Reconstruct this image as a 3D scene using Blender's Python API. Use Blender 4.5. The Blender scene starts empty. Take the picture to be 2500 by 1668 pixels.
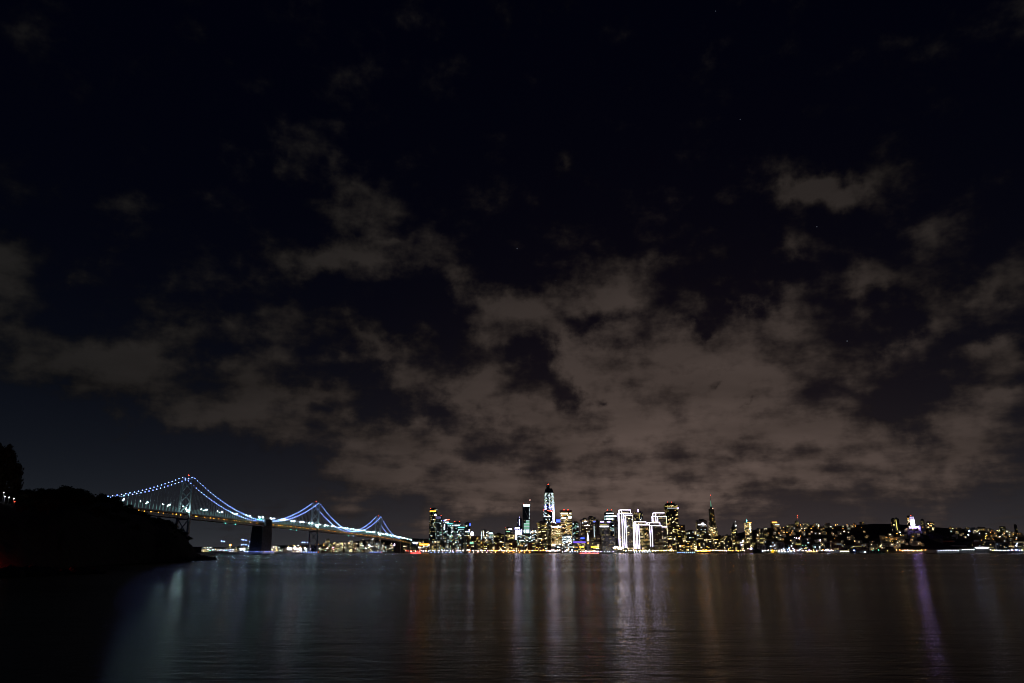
import bpy, math, random
from mathutils import Matrix, Vector

# ---------------------------------------------------------------- camera, sky, exposure
SC = bpy.context.scene
COL = SC.collection
F, CX, CY = 1757.0, 1250.0, 834.0            # focal length and centre in pixels of a 2500 px wide frame
HORIZON = 1348.5
PITCH = math.atan((HORIZON - CY) / F)
CAMZ = 4.0
cam = bpy.data.cameras.new('camera')
cam.sensor_fit = 'HORIZONTAL'; cam.sensor_width = 36.0; cam.lens = F / 2500.0 * 36.0
cam.clip_start = 0.5; cam.clip_end = 120000.0
camo = bpy.data.objects.new('camera', cam); COL.objects.link(camo)
camo.location = (0, 0, CAMZ); camo.rotation_euler = (math.pi / 2 + PITCH, 0, 0)
SC.camera = camo
SC.render.engine = 'CYCLES'
SC.view_settings.view_transform = 'Standard'; SC.view_settings.look = 'None'
SC.view_settings.exposure = 0.0; SC.view_settings.gamma = 1.0
SC.view_settings.use_curve_mapping = False
cy = SC.cycles
cy.use_denoising = True
try: cy.denoiser = 'OPENIMAGEDENOISE'
except Exception: pass
cy.max_bounces = 4; cy.diffuse_bounces = 1; cy.glossy_bounces = 3; cy.transmission_bounces = 2
cy.sample_clamp_indirect = 4.0; cy.use_light_tree = True
cy.caustics_reflective = False; cy.caustics_refractive = False
cy.use_adaptive_sampling = False
cy.filter_width = 1.05

SP, CP = math.sin(PITCH), math.cos(PITCH)
def ray(px, py):
    x, y = (px - CX) / F, (CY - py) / F
    return Vector((x, CP - y * SP, SP + y * CP))
def at(px, py, Y):
    """world point seen at that pixel, Y metres in front of the photographer"""
    d = ray(px, py); return Vector((0, 0, CAMZ)) + d * (Y / d.y)
def azel(px, py):
    d = ray(px, py).normalized(); return math.atan2(d.x, d.y), math.asin(d.z)

# ---- night sky: dark blue air, horizon glow of the city, broken clouds lit from below by the city
W = bpy.data.worlds.new('World'); SC.world = W; W.use_nodes = True
W.cycles.sampling_method = 'MANUAL'; W.cycles.sample_map_resolution = 128
nt = W.node_tree; nt.nodes.clear()
def N(t, **k):
    n = nt.nodes.new(t)
    for a, b in k.items(): setattr(n, a, b)
    return n
def L(a, b): nt.links.new(a, b)
def M(op, a, b=None, c=None, clamp=False):
    n = N('ShaderNodeMath', operation=op); n.use_clamp = clamp
    for i, v in enumerate((a, b, c)):
        if v is None: continue
        if isinstance(v, (int, float)): n.inputs[i].default_value = v
        else: L(v, n.inputs[i])
    return n.outputs[0]
def V(op, a, b=None):
    n = N('ShaderNodeVectorMath', operation=op)
    for i, v in enumerate((a, b)):
        if v is None: continue
        if isinstance(v, tuple): n.inputs[i].default_value = v
        else: L(v, n.inputs[i])
    return n.outputs['Value'] if op in ('DOT_PRODUCT', 'LENGTH', 'DISTANCE') else n.outputs[0]
def SCALE(v, s):
    n = N('ShaderNodeVectorMath', operation='SCALE')
    if isinstance(v, tuple): n.inputs[0].default_value = v
    else: L(v, n.inputs[0])
    if isinstance(s, (int, float)): n.inputs['Scale'].default_value = s
    else: L(s, n.inputs['Scale'])
    return n.outputs[0]
tc = N('ShaderNodeTexCoord')
sep = N('ShaderNodeSeparateXYZ'); nrm = V('NORMALIZE', tc.outputs['Generated']); L(nrm, sep.inputs[0])
dx, dy, dz = sep.outputs
az = M('ARCTAN2', dx, dy); el = M('ARCSINE', dz)
elp = M('MAXIMUM', el, 0.0)
# coordinates on the cloud layer overhead (flattened towards the horizon)
inv = M('DIVIDE', 1.0, M('ADD', M('MAXIMUM', dz, 0.0), 0.13))
cq = N('ShaderNodeCombineXYZ'); L(M('MULTIPLY', dx, inv), cq.inputs[0]); L(M('MULTIPLY', dy, inv), cq.inputs[1])
def noise(vec, scale, detail, rough=0.55, dist=0.0, lac=2.0):
    n = N('ShaderNodeTexNoise'); n.noise_dimensions = '2D'
    L(vec, n.inputs['Vector']); n.inputs['Scale'].default_value = scale; n.inputs['Detail'].default_value = detail
    n.inputs['Roughness'].default_value = rough; n.inputs['Distortion'].default_value = dist
    n.inputs['Lacunarity'].default_value = lac
    return n
n1 = noise(cq.outputs[0], 3.1, 5.0, 0.58)
n2 = noise(V('ADD', cq.outputs[0], (7.3, 2.1, 0.7)), 2.2, 3.0, 0.5)
ca = N('ShaderNodeCombineXYZ'); L(az, ca.inputs[0]); L(el, ca.inputs[1])
n3 = noise(ca.outputs[0], 8.0, 3.0, 0.55)          # ragged edges for the cloud masses
n4 = noise(ca.outputs[0], 30.0, 4.0, 0.62)
warp = V('ADD', SCALE(V('SUBTRACT', n3.outputs['Color'], (.5, .5, .5)), 0.11),
         SCALE(V('SUBTRACT', n4.outputs['Color'], (.5, .5, .5)), 0.035))
wv = V('ADD', ca.outputs[0], warp)
wsep = N('ShaderNodeSeparateXYZ'); L(wv, wsep.inputs[0])
wflat = N('ShaderNodeCombineXYZ'); L(wsep.outputs[0], wflat.inputs[0]); L(wsep.outputs[1], wflat.inputs[1])
CLOUDS = [  # frame position, half sizes, weight of each cloud mass or gap
 (690,365,80,75,.62),(870,455,105,85,.62),(975,500,55,45,.4),(905,545,80,45,.4),(1375,395,25,40,.3),
 (830,660,120,42,.8),(950,620,110,42,.8),(840,810,100,45,.62),(930,835,90,30,.6),(650,780,100,70,.7),(660,850,60,35,.4),(450,810,140,45,.55),
 (40,670,90,70,.7),(315,540,60,60,.36),(290,635,40,25,.36),(210,690,30,30,.3),(420,690,60,55,.36),
 (40,820,80,70,.6),(150,895,170,75,.75),(400,900,230,80,.75),(650,965,200,60,.85),(800,975,80,35,.8),(680,1065,110,45,.85),(500,1010,130,50,.6),(290,950,120,45,.45),
 (870,1030,38,20,.6),(1010,1085,160,50,.95),(950,1160,200,50,.95),(1130,970,110,60,1.1),(1000,880,85,55,.8),(1200,900,60,40,.8),
 (1200,785,110,65,.85),(1300,730,130,55,.75),(1120,725,60,30,.35),(1345,845,55,42,.85),(1450,590,70,90,.42),(1530,730,110,75,.72),(1650,650,60,55,.36),
 (1540,870,150,60,.95),(1420,890,50,50,.9),(1720,800,120,80,.95),(1900,810,140,80,.95),(1600,960,210,80,1.15),(1880,950,200,85,1.05),(1480,1040,210,60,1.1),(1750,1050,250,60,1.1),(2000,1060,150,50,.8),
 (1930,480,95,65,.7),(2080,425,110,38,.62),(2010,450,80,50,.6),(1930,640,95,25,.42),(2130,690,95,60,.75),(2260,585,95,55,.42),(2210,840,95,60,.75),(2440,690,130,60,.72),(2300,780,90,80,.5),
 (2430,900,110,45,.65),(2440,1010,140,55,.65),(2230,1080,210,55,.65),(1270,1010,70,65,.9),(1650,1165,650,75,1.0),(1300,1205,430,65,1.0),
 (1690,785,60,20,-.5),(1365,950,50,30,-.5),(1285,875,38,30,-.6),(1410,795,60,22,-.5),(1050,745,100,50,-.55),(930,985,55,34,-.7),(2190,800,50,60,-.8),(2190,955,100,30,-.8),(1780,725,110,22,-.6),(2360,850,100,28,-.55),(545,865,50,30,-.5),
 (190,1090,300,70,-.9),(600,1160,230,40,-.9),(2330,1130,260,55,.45),(1480,975,22,16,-.7),(1760,940,30,20,-.6),(1860,985,25,12,-.5),(1300,300,700,150,-.25),(300,300,300,150,-.3),(2350,300,200,200,-.3)]
acc = None
for (px, py, rx, ry, w) in CLOUDS:
    a0, e0 = azel(px, py); a1, _ = azel(px + rx, py); _, e1 = azel(px, py - ry)
    gr = N('ShaderNodeTexGradient', gradient_type='QUADRATIC_SPHERE'); tm = gr.texture_mapping; tm.vector_type = 'TEXTURE'
    tm.translation = (a0, e0, 0); tm.scale = ((a1 - a0) * 2.1, (e1 - e0) * 2.1, 1)
    L(wflat.outputs[0], gr.inputs[0]); g = gr.outputs['Fac']; w *= 1.15 * (1.5 if py < 740 and w > 0 else 1.4 if px > 2050 and w > 0 else 1.15)
    acc = M('MULTIPLY', g, w) if acc is None else M('MULTIPLY_ADD', g, w, acc)
acc = M('MINIMUM', acc, 1.15)
n5 = noise(V('ADD', V('MULTIPLY', ca.outputs[0], (1.0, 1.55, 0)), (3.1, 1.7, 0)), 12.5, 4.5, 0.58)
dens = M('ADD', M('MULTIPLY_ADD', n1.outputs['Fac'], 1.3, -0.65), M('ADD', acc, -0.16))
dens = M('ADD', dens, M('MULTIPLY_ADD', n5.outputs['Fac'], 2.3, -1.15))
dens = M('ADD', dens, M('MULTIPLY_ADD', n4.outputs['Fac'], 0.6, -0.30))
mr = N('ShaderNodeMapRange', interpolation_type='SMOOTHSTEP'); L(dens, mr.inputs[0])
mr.inputs[1].default_value = -0.20; mr.inputs[2].default_value = 1.05
cover = mr.outputs[0]
CITY_AZ = math.radians(13.0)
daz = M('DIVIDE', M('SUBTRACT', az, CITY_AZ), math.radians(25.0))
lat = M('EXPONENT', M('MULTIPLY', M('MULTIPLY', daz, daz), -1.0))
glow = M('MULTIPLY', lat, M('EXPONENT', M('MULTIPLY', elp, -1 / math.radians(12.5))))
lum = M('ADD', M('MULTIPLY_ADD', n2.outputs['Fac'], 1.1, -0.15), M('MULTIPLY', M('MAXIMUM', M('MINIMUM', dens, 1.15), 0.0), 0.85))
cl = V('ADD', (.0090, .0084, .0082), SCALE((.094, .063, .052), glow))
cl = SCALE(cl, lum)
air = V('ADD', (.00030, .00050, .0030), SCALE((.0085, .0116, .0150), M('MULTIPLY', M('MULTIPLY_ADD', lat, -0.85, 1.0), M('EXPONENT', M('MULTIPLY', elp, -1 / math.radians(8.0))))))
air = V('ADD', air, SCALE((.0180, .0192, .0196), M('EXPONENT', M('MULTIPLY', elp, -1 / math.radians(3.0)))))
air = V('ADD', air, SCALE((.033, .0205, .0170), M('MULTIPLY', lat, M('EXPONENT', M('MULTIPLY', elp, -1 / math.radians(8.0))))))
# a few faint stars
vo = N('ShaderNodeTexVoronoi'); vo.inputs['Scale'].default_value = 22.0; L(nrm, vo.inputs['Vector'])
star = M('LESS_THAN', vo.outputs['Distance'], 0.017)
air = V('ADD', air, SCALE((.05, .055, .07), M('MULTIPLY', star, M('GREATER_THAN', dz, 0.25))))
mx = N('ShaderNodeMix', data_type='RGBA'); L(cover, mx.inputs['Factor']); L(air, mx.inputs['A']); L(cl, mx.inputs['B'])
# mix towards the low haze at the very horizon so clouds fade out there
bg = N('ShaderNodeBackground'); L(mx.outputs['Result'], bg.inputs['Color']); bg.inputs['Strength'].default_value = 1.0
out = N('ShaderNodeOutputWorld'); L(bg.outputs[0], out.inputs['Surface'])

# ---------------------------------------------------------------- materials
MATS = {}
def mat(name, col, rough=.7, metal=0.0, var=.25, scale=.15, bump=0.0):
    if name in MATS: return MATS[name]
    m = bpy.data.materials.new(name); m.use_nodes = True; t = m.node_tree
    b = t.nodes['Principled BSDF']
    b.inputs['Roughness'].default_value = rough; b.inputs['Metallic'].default_value = metal
    co = t.nodes.new('ShaderNodeTexCoord'); nz = t.nodes.new('ShaderNodeTexNoise')
    nz.inputs['Scale'].default_value = scale; nz.inputs['Detail'].default_value = 4
    t.links.new(co.outputs['Object'], nz.inputs['Vector'])
    r = t.nodes.new('ShaderNodeValToRGB')
    r.color_ramp.elements[0].position = .3; r.color_ramp.elements[1].position = .7
    r.color_ramp.elements[0].color = tuple(c * (1 - var) for c in col) + (1,)
    r.color_ramp.elements[1].color = tuple(min(1, c * (1 + var)) for c in col) + (1,)
    t.links.new(nz.outputs['Fac'], r.inputs[0]); t.links.new(r.outputs[0], b.inputs['Base Color'])
    if bump:
        bp = t.nodes.new('ShaderNodeBump'); bp.inputs['Strength'].default_value = bump; bp.inputs['Distance'].default_value = 1.0
        t.links.new(nz.outputs['Fac'], bp.inputs['Height']); t.links.new(bp.outputs[0], b.inputs['Normal'])
    MATS[name] = m; return m
def glowm(name, col, s, sample=True):
    if name in MATS: return MATS[name]
    m = bpy.data.materials.new(name); m.use_nodes = True; t = m.node_tree
    t.nodes.clear(); e = t.nodes.new('ShaderNodeEmission'); o = t.nodes.new('ShaderNodeOutputMaterial')
    e.inputs[0].default_value = (*col, 1); e.inputs[1].default_value = s
    t.links.new(e.outputs[0], o.inputs[0])
    m.cycles.emission_sampling = 'AUTO' if sample else 'NONE'
    MATS[name] = m; return m
concrete = mat('concrete', (.34, .33, .31)); dark_concrete = mat('dark_concrete', (.12, .12, .12))
stone = mat('pale_stone', (.46, .42, .36)); brick_m = mat('brick_wall', (.30, .14, .09))
granite = mat('brown_granite', (.16, .10, .075)); grey_panel = mat('grey_panel', (.30, .30, .30))
dark_glass = mat('dark_glass_skin', (.03, .035, .045), .15); blue_glass = mat('blue_glass_skin', (.05, .07, .09), .2)
pale = mat('white_panel', (.62, .61, .59)); rose = mat('rose_stone', (.38, .28, .26))
olive = mat('tan_concrete', (.30, .26, .19)); steel = mat('grey_steel', (.36, .37, .38), .45, .2)
asphalt = mat('asphalt', (.05, .05, .05), .8); roof_m = mat('roof_gravel', (.10, .095, .09))
glass = mat('window_glass', (.015, .018, .022), .12, 0, .2)
paint = [mat('house_paint_cream', (.5, .46, .38)), mat('house_paint_grey', (.32, .33, .35)), mat('house_paint_ochre', (.42, .32, .2)), mat('house_paint_white', (.62, .62, .6))]
E_ = {k: glowm('lit_' + k, c, s, smp) for k, c, s, smp in [
 ('warm_dim', (1, .76, .40), .35, False), ('warm', (1, .70, .30), 1.2, False), ('warm_hi', (1, .80, .48), 3.6, True),
 ('yellow', (1, .82, .22), 1.0, False), ('yellow_dim', (.9, .78, .25), .35, False), ('cool_dim', (.62, .85, .9), .35, False), ('cool', (.75, .92, 1), 1.2, False),
 ('cool_hi', (.72, .88, 1), 4.5, True), ('green', (.4, 1, .68), .9, False), ('amber', (1, .46, .09), 2.2, False),
 ('blue', (.10, .16, 1), 2.2, False), ('violet', (.42, .40, 1), 4, True),
 ('strip', (.78, .71, 1), 11, True), ('strip_warm', (1, .93, .62), 3, True), ('sign_white', (.85, .86, 1), 7, True), ('sign_violet', (.55, .42, 1), 8, True),
 ('sign_orange', (1, .45, .03), 6, True), ('sign_red', (1, .07, .04), 12, True), ('sign_teal', (.2, .95, .9), 1.5, True), ('sign_blue', (.04, .08, 1), 4, True),
 ('sign_purple', (.26, .14, 1), .9, True), ('sign_pink', (1, .25, .40), 4, True), ('sign_green', (.2, .65, .42), .5, True),
 ('lamp_white', (.80, .86, 1), 36, True), ('lamp_blue', (.32, .42, 1), 36, True), ('lamp_violet', (.55, .42, 1), 36, True), ('lamp_pink', (1, .56, .48), 30, True),
 ('lamp_amber', (1, .38, .05), 55, True), ('lamp_yellow', (1, .62, .17), 26, True), ('lamp_red', (1, .05, .02), 30, True), ('lamp_teal', (.08, .9, .75), 22, True),
 ('bulb', (.22, .32, 1), 20, True), ('led', (.42, .86, .84), .24, True), ('deck_lamp', (.50, .82, .88), 300, True), ('flood_violet', (.42, .27, 1), 330, True), ('edge_red', (1, .04, .03), 34, True), ('tunnel', (1, .42, .05), 9, True)]}

# ---------------------------------------------------------------- mesh helpers
FRAME = {}                      # object -> matrix of its thing
def setp(o, label=None, cat=None, group=None, kind=None):
    if label: o['label'] = label
    if cat: o['category'] = cat
    if group: o['group'] = group
    if kind: o['kind'] = kind
    return o
def root(name, loc, rz=0.0, label=None, cat=None, group=None):
    o = bpy.data.objects.new(name, None); COL.objects.link(o)
    o.location = loc; o.rotation_euler = (0, 0, rz); o.empty_display_size = 1
    FRAME[o] = Matrix.Translation(Vector(loc)) @ Matrix.Rotation(rz, 4, 'Z')
    return setp(o, label, cat, group)
class MB:
    def __init__(s): s.v = []; s.f = []; s.m = []
    def quad(s, a, b, c, d, m=0):
        i = len(s.v); s.v += [a, b, c, d]; s.f.append((i, i + 1, i + 2, i + 3)); s.m.append(m)
    def hexa(s, P, m=0):        # 4 bottom then 4 top points, both counter-clockwise from above
        i = len(s.v); s.v += [Vector(p) for p in P]
        for q in ((3, 2, 1, 0), (4, 5, 6, 7), (0, 1, 5, 4), (1, 2, 6, 5), (2, 3, 7, 6), (3, 0, 4, 7)):
            s.f.append(tuple(i + k for k in q)); s.m.append(m)
        return s
    def box(s, c, size, rz=0.0, m=0, taper=1.0):
        """c: centre of the base"""
        hx, hy, h = size[0] / 2, size[1] / 2, size[2]; C, S = math.cos(rz), math.sin(rz); P = []
        for z, k in ((0, 1), (h, taper)):
            for x, y in ((-hx, -hy), (hx, -hy), (hx, hy), (-hx, hy)):
                P.append((c[0] + (x * C - y * S) * k, c[1] + (x * S + y * C) * k, c[2] + z))
        return s.hexa(P, m)
    def bar(s, a, b, w, h=None, m=0):
        a, b = Vector(a), Vector(b); h = h or w; d = (b - a)
        if d.length < 1e-6: return s
        d.normalize(); u = Vector((0, 0, 1)) if abs(d.z) < .95 else Vector((0, 1, 0))
        x = d.cross(u).normalized(); y = x.cross(d).normalized()
        P = [p + x * sx * w / 2 + y * sy * h / 2 for p in (a, b) for sx, sy in ((-1, -1), (1, -1), (1, 1), (-1, 1))]
        return s.hexa(P, m)
    def tube(s, pts, r, n=6, m=0):
        pts = [Vector(p) for p in pts]; rs = r if isinstance(r, (list, tuple)) else [r] * len(pts); base = len(s.v)
        for i, p in enumerate(pts):
            d = (pts[min(i + 1, len(pts) - 1)] - pts[max(i - 1, 0)]).normalized()
            u = Vector((0, 0, 1)) if abs(d.z) < .9 else Vector((0, 1, 0))
            x = d.cross(u).normalized(); y = x.cross(d)
            for k in range(n):
                a = 2 * math.pi * k / n; s.v.append(p + (x * math.cos(a) + y * math.sin(a)) * rs[i])
        for i in range(len(pts) - 1):
            for k in range(n):
                a, b = base + i * n + k, base + i * n + (k + 1) % n
                s.f.append((a, b, b + n, a + n)); s.m.append(m)
        for e in (0, len(pts) - 1):
            s.f.append(tuple(base + e * n + k for k in (range(n) if e == 0 else reversed(range(n))))); s.m.append(m)
        return s
    def lathe(s, c, prof, n=16, m=0, sq=0.0, rz=0.0):
        """rings of (radius, z); sq>0 squares the ring"""
        base = len(s.v)
        for r, z in prof:
            for k in range(n):
                a = 2 * math.pi * k / n; ca_, sa_ = math.cos(a), math.sin(a)
                q = r / (abs(ca_) ** (2 + 2 * sq) + abs(sa_) ** (2 + 2 * sq)) ** (1 / (2 + 2 * sq))
                x, y = q * ca_, q * sa_
                s.v.append(Vector((c[0] + x * math.cos(rz) - y * math.sin(rz), c[1] + x * math.sin(rz) + y * math.cos(rz), c[2] + z)))
        for i in range(len(prof) - 1):
            for k in range(n):
                a, b = base + i * n + k, base + i * n + (k + 1) % n
                s.f.append((a, b, b + n, a + n)); s.m.append(m)
        s.f.append(tuple(base + (len(prof) - 1) * n + k for k in range(n))); s.m.append(m)
        return s
    def ball(s, c, r, m=0):
        c = Vector(c); g = (1 + 5 ** .5) / 2; i0 = len(s.v)
        for p in ((-1, g, 0), (1, g, 0), (-1, -g, 0), (1, -g, 0), (0, -1, g), (0, 1, g), (0, -1, -g), (0, 1, -g), (g, 0, -1), (g, 0, 1), (-g, 0, -1), (-g, 0, 1)):
            s.v.append(c + Vector(p).normalized() * r)
        for f in ((0, 11, 5), (0, 5, 1), (0, 1, 7), (0, 7, 10), (0, 10, 11), (1, 5, 9), (5, 11, 4), (11, 10, 2), (10, 7, 6), (7, 1, 8), (3, 9, 4), (3, 4, 2), (3, 2, 6), (3, 6, 8), (3, 8, 9), (4, 9, 5), (2, 4, 11), (6, 2, 10), (8, 6, 7), (9, 8, 1)):
            s.f.append(tuple(i0 + k for k in f)); s.m.append(m)
        return s
    def mesh(s, name, mats, inv=None, smooth=False):
        me = bpy.data.meshes.new(name)
        me.from_pydata([tuple(inv @ Vector(p)) if inv else tuple(p) for p in s.v], [], s.f)
        for m in (mats if isinstance(mats, (list, tuple)) else [mats]): me.materials.append(m)
        me.polygons.foreach_set('material_index', s.m)
        if smooth: me.polygons.foreach_set('use_smooth', [True] * len(s.f))
        me.update(); return me
    def build(s, name, mats, parent=None, kind=None, smooth=False):
        if not s.f: return None
        M_ = FRAME.get(parent); me = s.mesh(name, mats, M_.inverted() if M_ else None, smooth)
        o = bpy.data.objects.new(name, me); COL.objects.link(o)
        if parent:
            o.parent = parent; FRAME[o] = M_
        return setp(o, kind=kind)
def put(name, me, world, parent=None, scale=1.0, rz=0.0):
    """another object that shares a mesh"""
    o = bpy.data.objects.new(name, me); COL.objects.link(o)
    if parent:
        o.parent = parent; o.location = FRAME[parent].inverted() @ Vector(world)
    else: o.location = world
    o.scale = (scale,) * 3 if isinstance(scale, (int, float)) else scale; o.rotation_euler = (0, 0, rz); return o
BALL = {}
def ball_mesh(k):
    if k not in BALL: BALL[k] = MB().ball((0, 0, 0), 1.0).mesh('bulb', E_[k])
    return BALL[k]
POLE = MB().tube([(0, 0, 0), (0, 0, 1)], [.16, .09], 6).mesh('pole', steel)
def lamp(name, world, h, colour, r, label, cat, group, pole='pole', head='lamp_head'):
    t = root(name, world, 0, label, cat, group)
    p = put(pole, POLE, world, t, (1, 1, h)); put(head, ball_mesh(colour), Vector(world) + Vector((0, 0, h)), t, r)
    return t
# ---------------------------------------------------------------- water
def water_material():
    m = bpy.data.materials.new('bay_water'); m.use_nodes = True; t = m.node_tree; t.nodes.clear()
    co = t.nodes.new('ShaderNodeTexCoord')
    def nz(sx, sy, sc, det, rough=.55):
        mp = t.nodes.new('ShaderNodeMapping'); mp.inputs['Scale'].default_value = (sx, sy, 1)
        t.links.new(co.outputs['Object'], mp.inputs['Vector'])
        n = t.nodes.new('ShaderNodeTexNoise'); n.noise_dimensions = '2D'; n.inputs['Scale'].default_value = sc; n.inputs['Detail'].default_value = det
        n.inputs['Roughness'].default_value = rough
        t.links.new(mp.outputs[0], n.inputs['Vector']); return n
    gl = t.nodes.new('ShaderNodeBsdfGlass'); gl.distribution = 'BECKMANN'; gl.inputs['IOR'].default_value = 1.333; gl.inputs['Color'].default_value = (.52, .505, .48, 1)
    slick = nz(.16, 1.0, .02, 4, .6)                     # calmer and rougher patches
    mr_ = t.nodes.new('ShaderNodeMapRange'); t.links.new(slick.outputs['Fac'], mr_.inputs[0])
    mr_.inputs[1].default_value = .35; mr_.inputs[2].default_value = .65
    mr_.inputs[3].default_value = .175; mr_.inputs[4].default_value = .235
    t.links.new(mr_.outputs[0], gl.inputs['Roughness'])
    swell = nz(.25, 1.0, .35, 2); ripple = nz(.3, 1.0, 2.6, 3, .6)
    b1 = t.nodes.new('ShaderNodeBump'); b1.inputs['Strength'].default_value = 1; b1.inputs['Distance'].default_value = .07
    b2 = t.nodes.new('ShaderNodeBump'); b2.inputs['Strength'].default_value = 1; b2.inputs['Distance'].default_value = .035
    t.links.new(swell.outputs['Fac'], b1.inputs['Height']); t.links.new(ripple.outputs['Fac'], b2.inputs['Height'])
    t.links.new(b1.outputs[0], b2.inputs['Normal']); t.links.new(b2.outputs[0], gl.inputs['Normal'])
    o = t.nodes.new('ShaderNodeOutputMaterial'); t.links.new(gl.outputs[0], o.inputs[0]); return m
wm = MB(); wm.quad((-30000, -200, 0), (30000, -200, 0), (30000, 42000, 0), (-30000, 42000, 0))
setp(wm.build('water', water_material()), 'dark bay water streaked with reflected city lights', kind='structure')
sb = MB(); sb.quad((-30000, -200, -14), (30000, -200, -14), (30000, 42000, -14), (-30000, 42000, -14)); setp(sb.build('seabed', mat('bay_mud', (.012, .014, .012), .95)), 'dark muddy bottom of the bay under the water', kind='structure')

# ---------------------------------------------------------------- city land with hills
KX = CP / F
def tx(px): return (px - CX) * KX              # sideways per metre forward, at ground level
SHORE = [(-7000, 5600), (-2187, 5200), (-1640, 4900), (-1240, 4620), (-800, 4200), (-600, 3560), (-480, 3420), (-258, 3160), (80, 2990), (293, 2920), (540, 2860), (840, 2810), (1140, 2780), (1500, 2740), (1843, 2700), (2700, 2560), (7000, 2400)]
def shore_y(X):
    for (a, ya), (b, yb) in zip(SHORE, SHORE[1:]):
        if a <= X <= b: return ya + (yb - ya) * (X - a) / (b - a)
    return SHORE[0][1] if X < 0 else SHORE[-1][1]
HILLS = [(1575, 3950, 98, 420, 420), (1250, 4000, 55, 380, 420), (1622, 3010, 92, 190, 150), (2350, 3800, 105, 420, 420), (1950, 3900, 60, 250, 350), (-120, 3950, 22, 300, 260),
         (-2300, 7600, 62, 700, 700), (-1300, 7200, 92, 600, 600), (-3600, 8200, 60, 900, 800), (-700, 7600, 100, 600, 600)]
def gz(X, Y):
    z = 2.6
    for hx, hy, h, sx, sy in HILLS:
        z += h * math.exp(-((X - hx) / sx) ** 2 - ((Y - hy) / sy) ** 2)
    k = min(1, max(0, (Y - shore_y(X)) / 160)); return 2.6 + (z - 2.6) * k
def land():
    xs = [-7000, -5500, -4500] + list(range(-4000, 3600, 100)) + [4200, 5200, 7000]
    off = [0, 40, 80, 120, 170, 230] + list(range(300, 2000, 90)) + list(range(2000, 6500, 250)) + [8000]
    mb = MB(); n = len(off)
    for x in xs:
        s = shore_y(x); mb.v.append(Vector((x, s - .5, -2)))
        for o in off: mb.v.append(Vector((x, s + o, gz(x, s + o))))
    for i in range(len(xs) - 1):
        for j in range(n):
            a = i * (n + 1) + j; b = a + n + 1
            mb.f.append((a, b, b + 1, a + 1)); mb.m.append(0)
    return mb
setp(land().build('terrain', mat('city_ground', (.055, .052, .048), .85, 0, .3, .02)), 'low dark shore and hills the city stands on', kind='structure')
def gnd(px, Y): X = tx(px) * Y; return Vector((X, Y, gz(X, Y)))

# ---------------------------------------------------------------- island headland
rnd = random.Random(7)
RIDGE = [  # frame x, frame y of the ground crest, distance of the crest, distance of the near shore, frame x drift
 (-260, 1150, 300, 120), (-120, 1185, 310, 135), (0, 1222, 320, 150), (50, 1228, 328, 160), (90, 1231, 335, 172), (130, 1222, 342, 185), (170, 1216, 350, 200), (205, 1220, 356, 215),
 (240, 1231, 362, 232), (275, 1240, 368, 250), (310, 1254, 374, 268), (345, 1264, 380, 284), (380, 1280, 386, 300), (410, 1282, 391, 312), (432, 1298, 395, 322), (452, 1312, 398, 330),
 (464, 1330, 401, 336), (474, 1347, 404, 345), (490, 1358, 407, 366), (505, 1362, 409, 385), (518, 1366, 410, 402)]
def island():
    mb = MB(); cols = []
    nz = random.Random(3)
    for (px, py, yc, ys) in RIDGE:
        crest = at(px, py, yc); xb = tx(px); prof = []
        for k in range(0, 13):                         # near shore up to the crest
            f = k / 12; Y = ys + (yc - ys) * f
            z = -1.5 + (crest.z + 1.5) * (1 - (1 - f) ** 2.1) ; X = xb * Y + (crest.x - xb * yc) * f
            j = .9 if 0 < k < 12 else .15
            prof.append(Vector((X + nz.uniform(-j, j), Y + nz.uniform(-j, j), z + nz.uniform(-j, j) * (k > 0))))
        for k in range(1, 8):                          # and down the far side
            f = k / 7; Y = yc + 210 * f * max(.12, min(1, (520 - px) / 200)); z = crest.z * (1 - f ** 1.5) - 2 * f
            prof.append(Vector((xb * Y + (crest.x - xb * yc), Y, z)))
        cols.append(prof)
    n = len(cols[0])
    dense = []                                         # finer columns by interpolation, roughened
    for a, b in zip(cols, cols[1:]):
        for s in range(4): dense.append([p.lerp(q, s / 4) + Vector((0, 0, nz.uniform(-.35, .35) if 0 < i < n - 1 else 0)) for i, (p, q) in enumerate(zip(a, b))])
    dense.append(cols[-1])
    for c in dense: mb.v += c
    for i in range(len(dense) - 1):
        for j in range(n - 1):
            a = i * n + j; b = a + n; mb.f.append((a, b, b + 1, a + 1)); mb.m.append(0)
    return mb, dense
imb, IS = island()
setp(imb.build('island_hill', mat('hill_scrub', (.035, .034, .022), .95, 0, .4, .3, .6), smooth=True), 'black wooded headland rising from the water on the photo edge', kind='structure')
# rock spit at the waterline
def rock_mesh(seed):
    r = random.Random(seed); mb = MB(); mb.lathe((0, 0, 0), [(1, -.5), (1.05, 0), (.85, .45), (.4, .8), (.08, .9)], 9)
    mb.v = [Vector((p.x * r.uniform(.75, 1.25), p.y * r.uniform(.75, 1.25), p.z * r.uniform(.8, 1.2))) for p in mb.v]
    return mb.mesh('rock', mat('shore_rock', (.06, .055, .05), .9, 0, .4, 1.0, .5))
ROCKS = [rock_mesh(i) for i in range(4)]
for i in range(34):
    f = i / 33; px = -10 + 275 * f + rnd.uniform(-5, 5); Y = 128 + 22 * f + rnd.uniform(-2.5, 2.5)
    o = put('shore_rock', ROCKS[i % 4], (tx(px) * Y, Y, 0), None, rnd.uniform(.9, 2.0) * (1.15 - .6 * f), rnd.uniform(0, 6))
    setp(o, 'dark boulder in the rocky spit at the foot of the headland', 'rock', 'boulders of the rocky spit')
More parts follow.
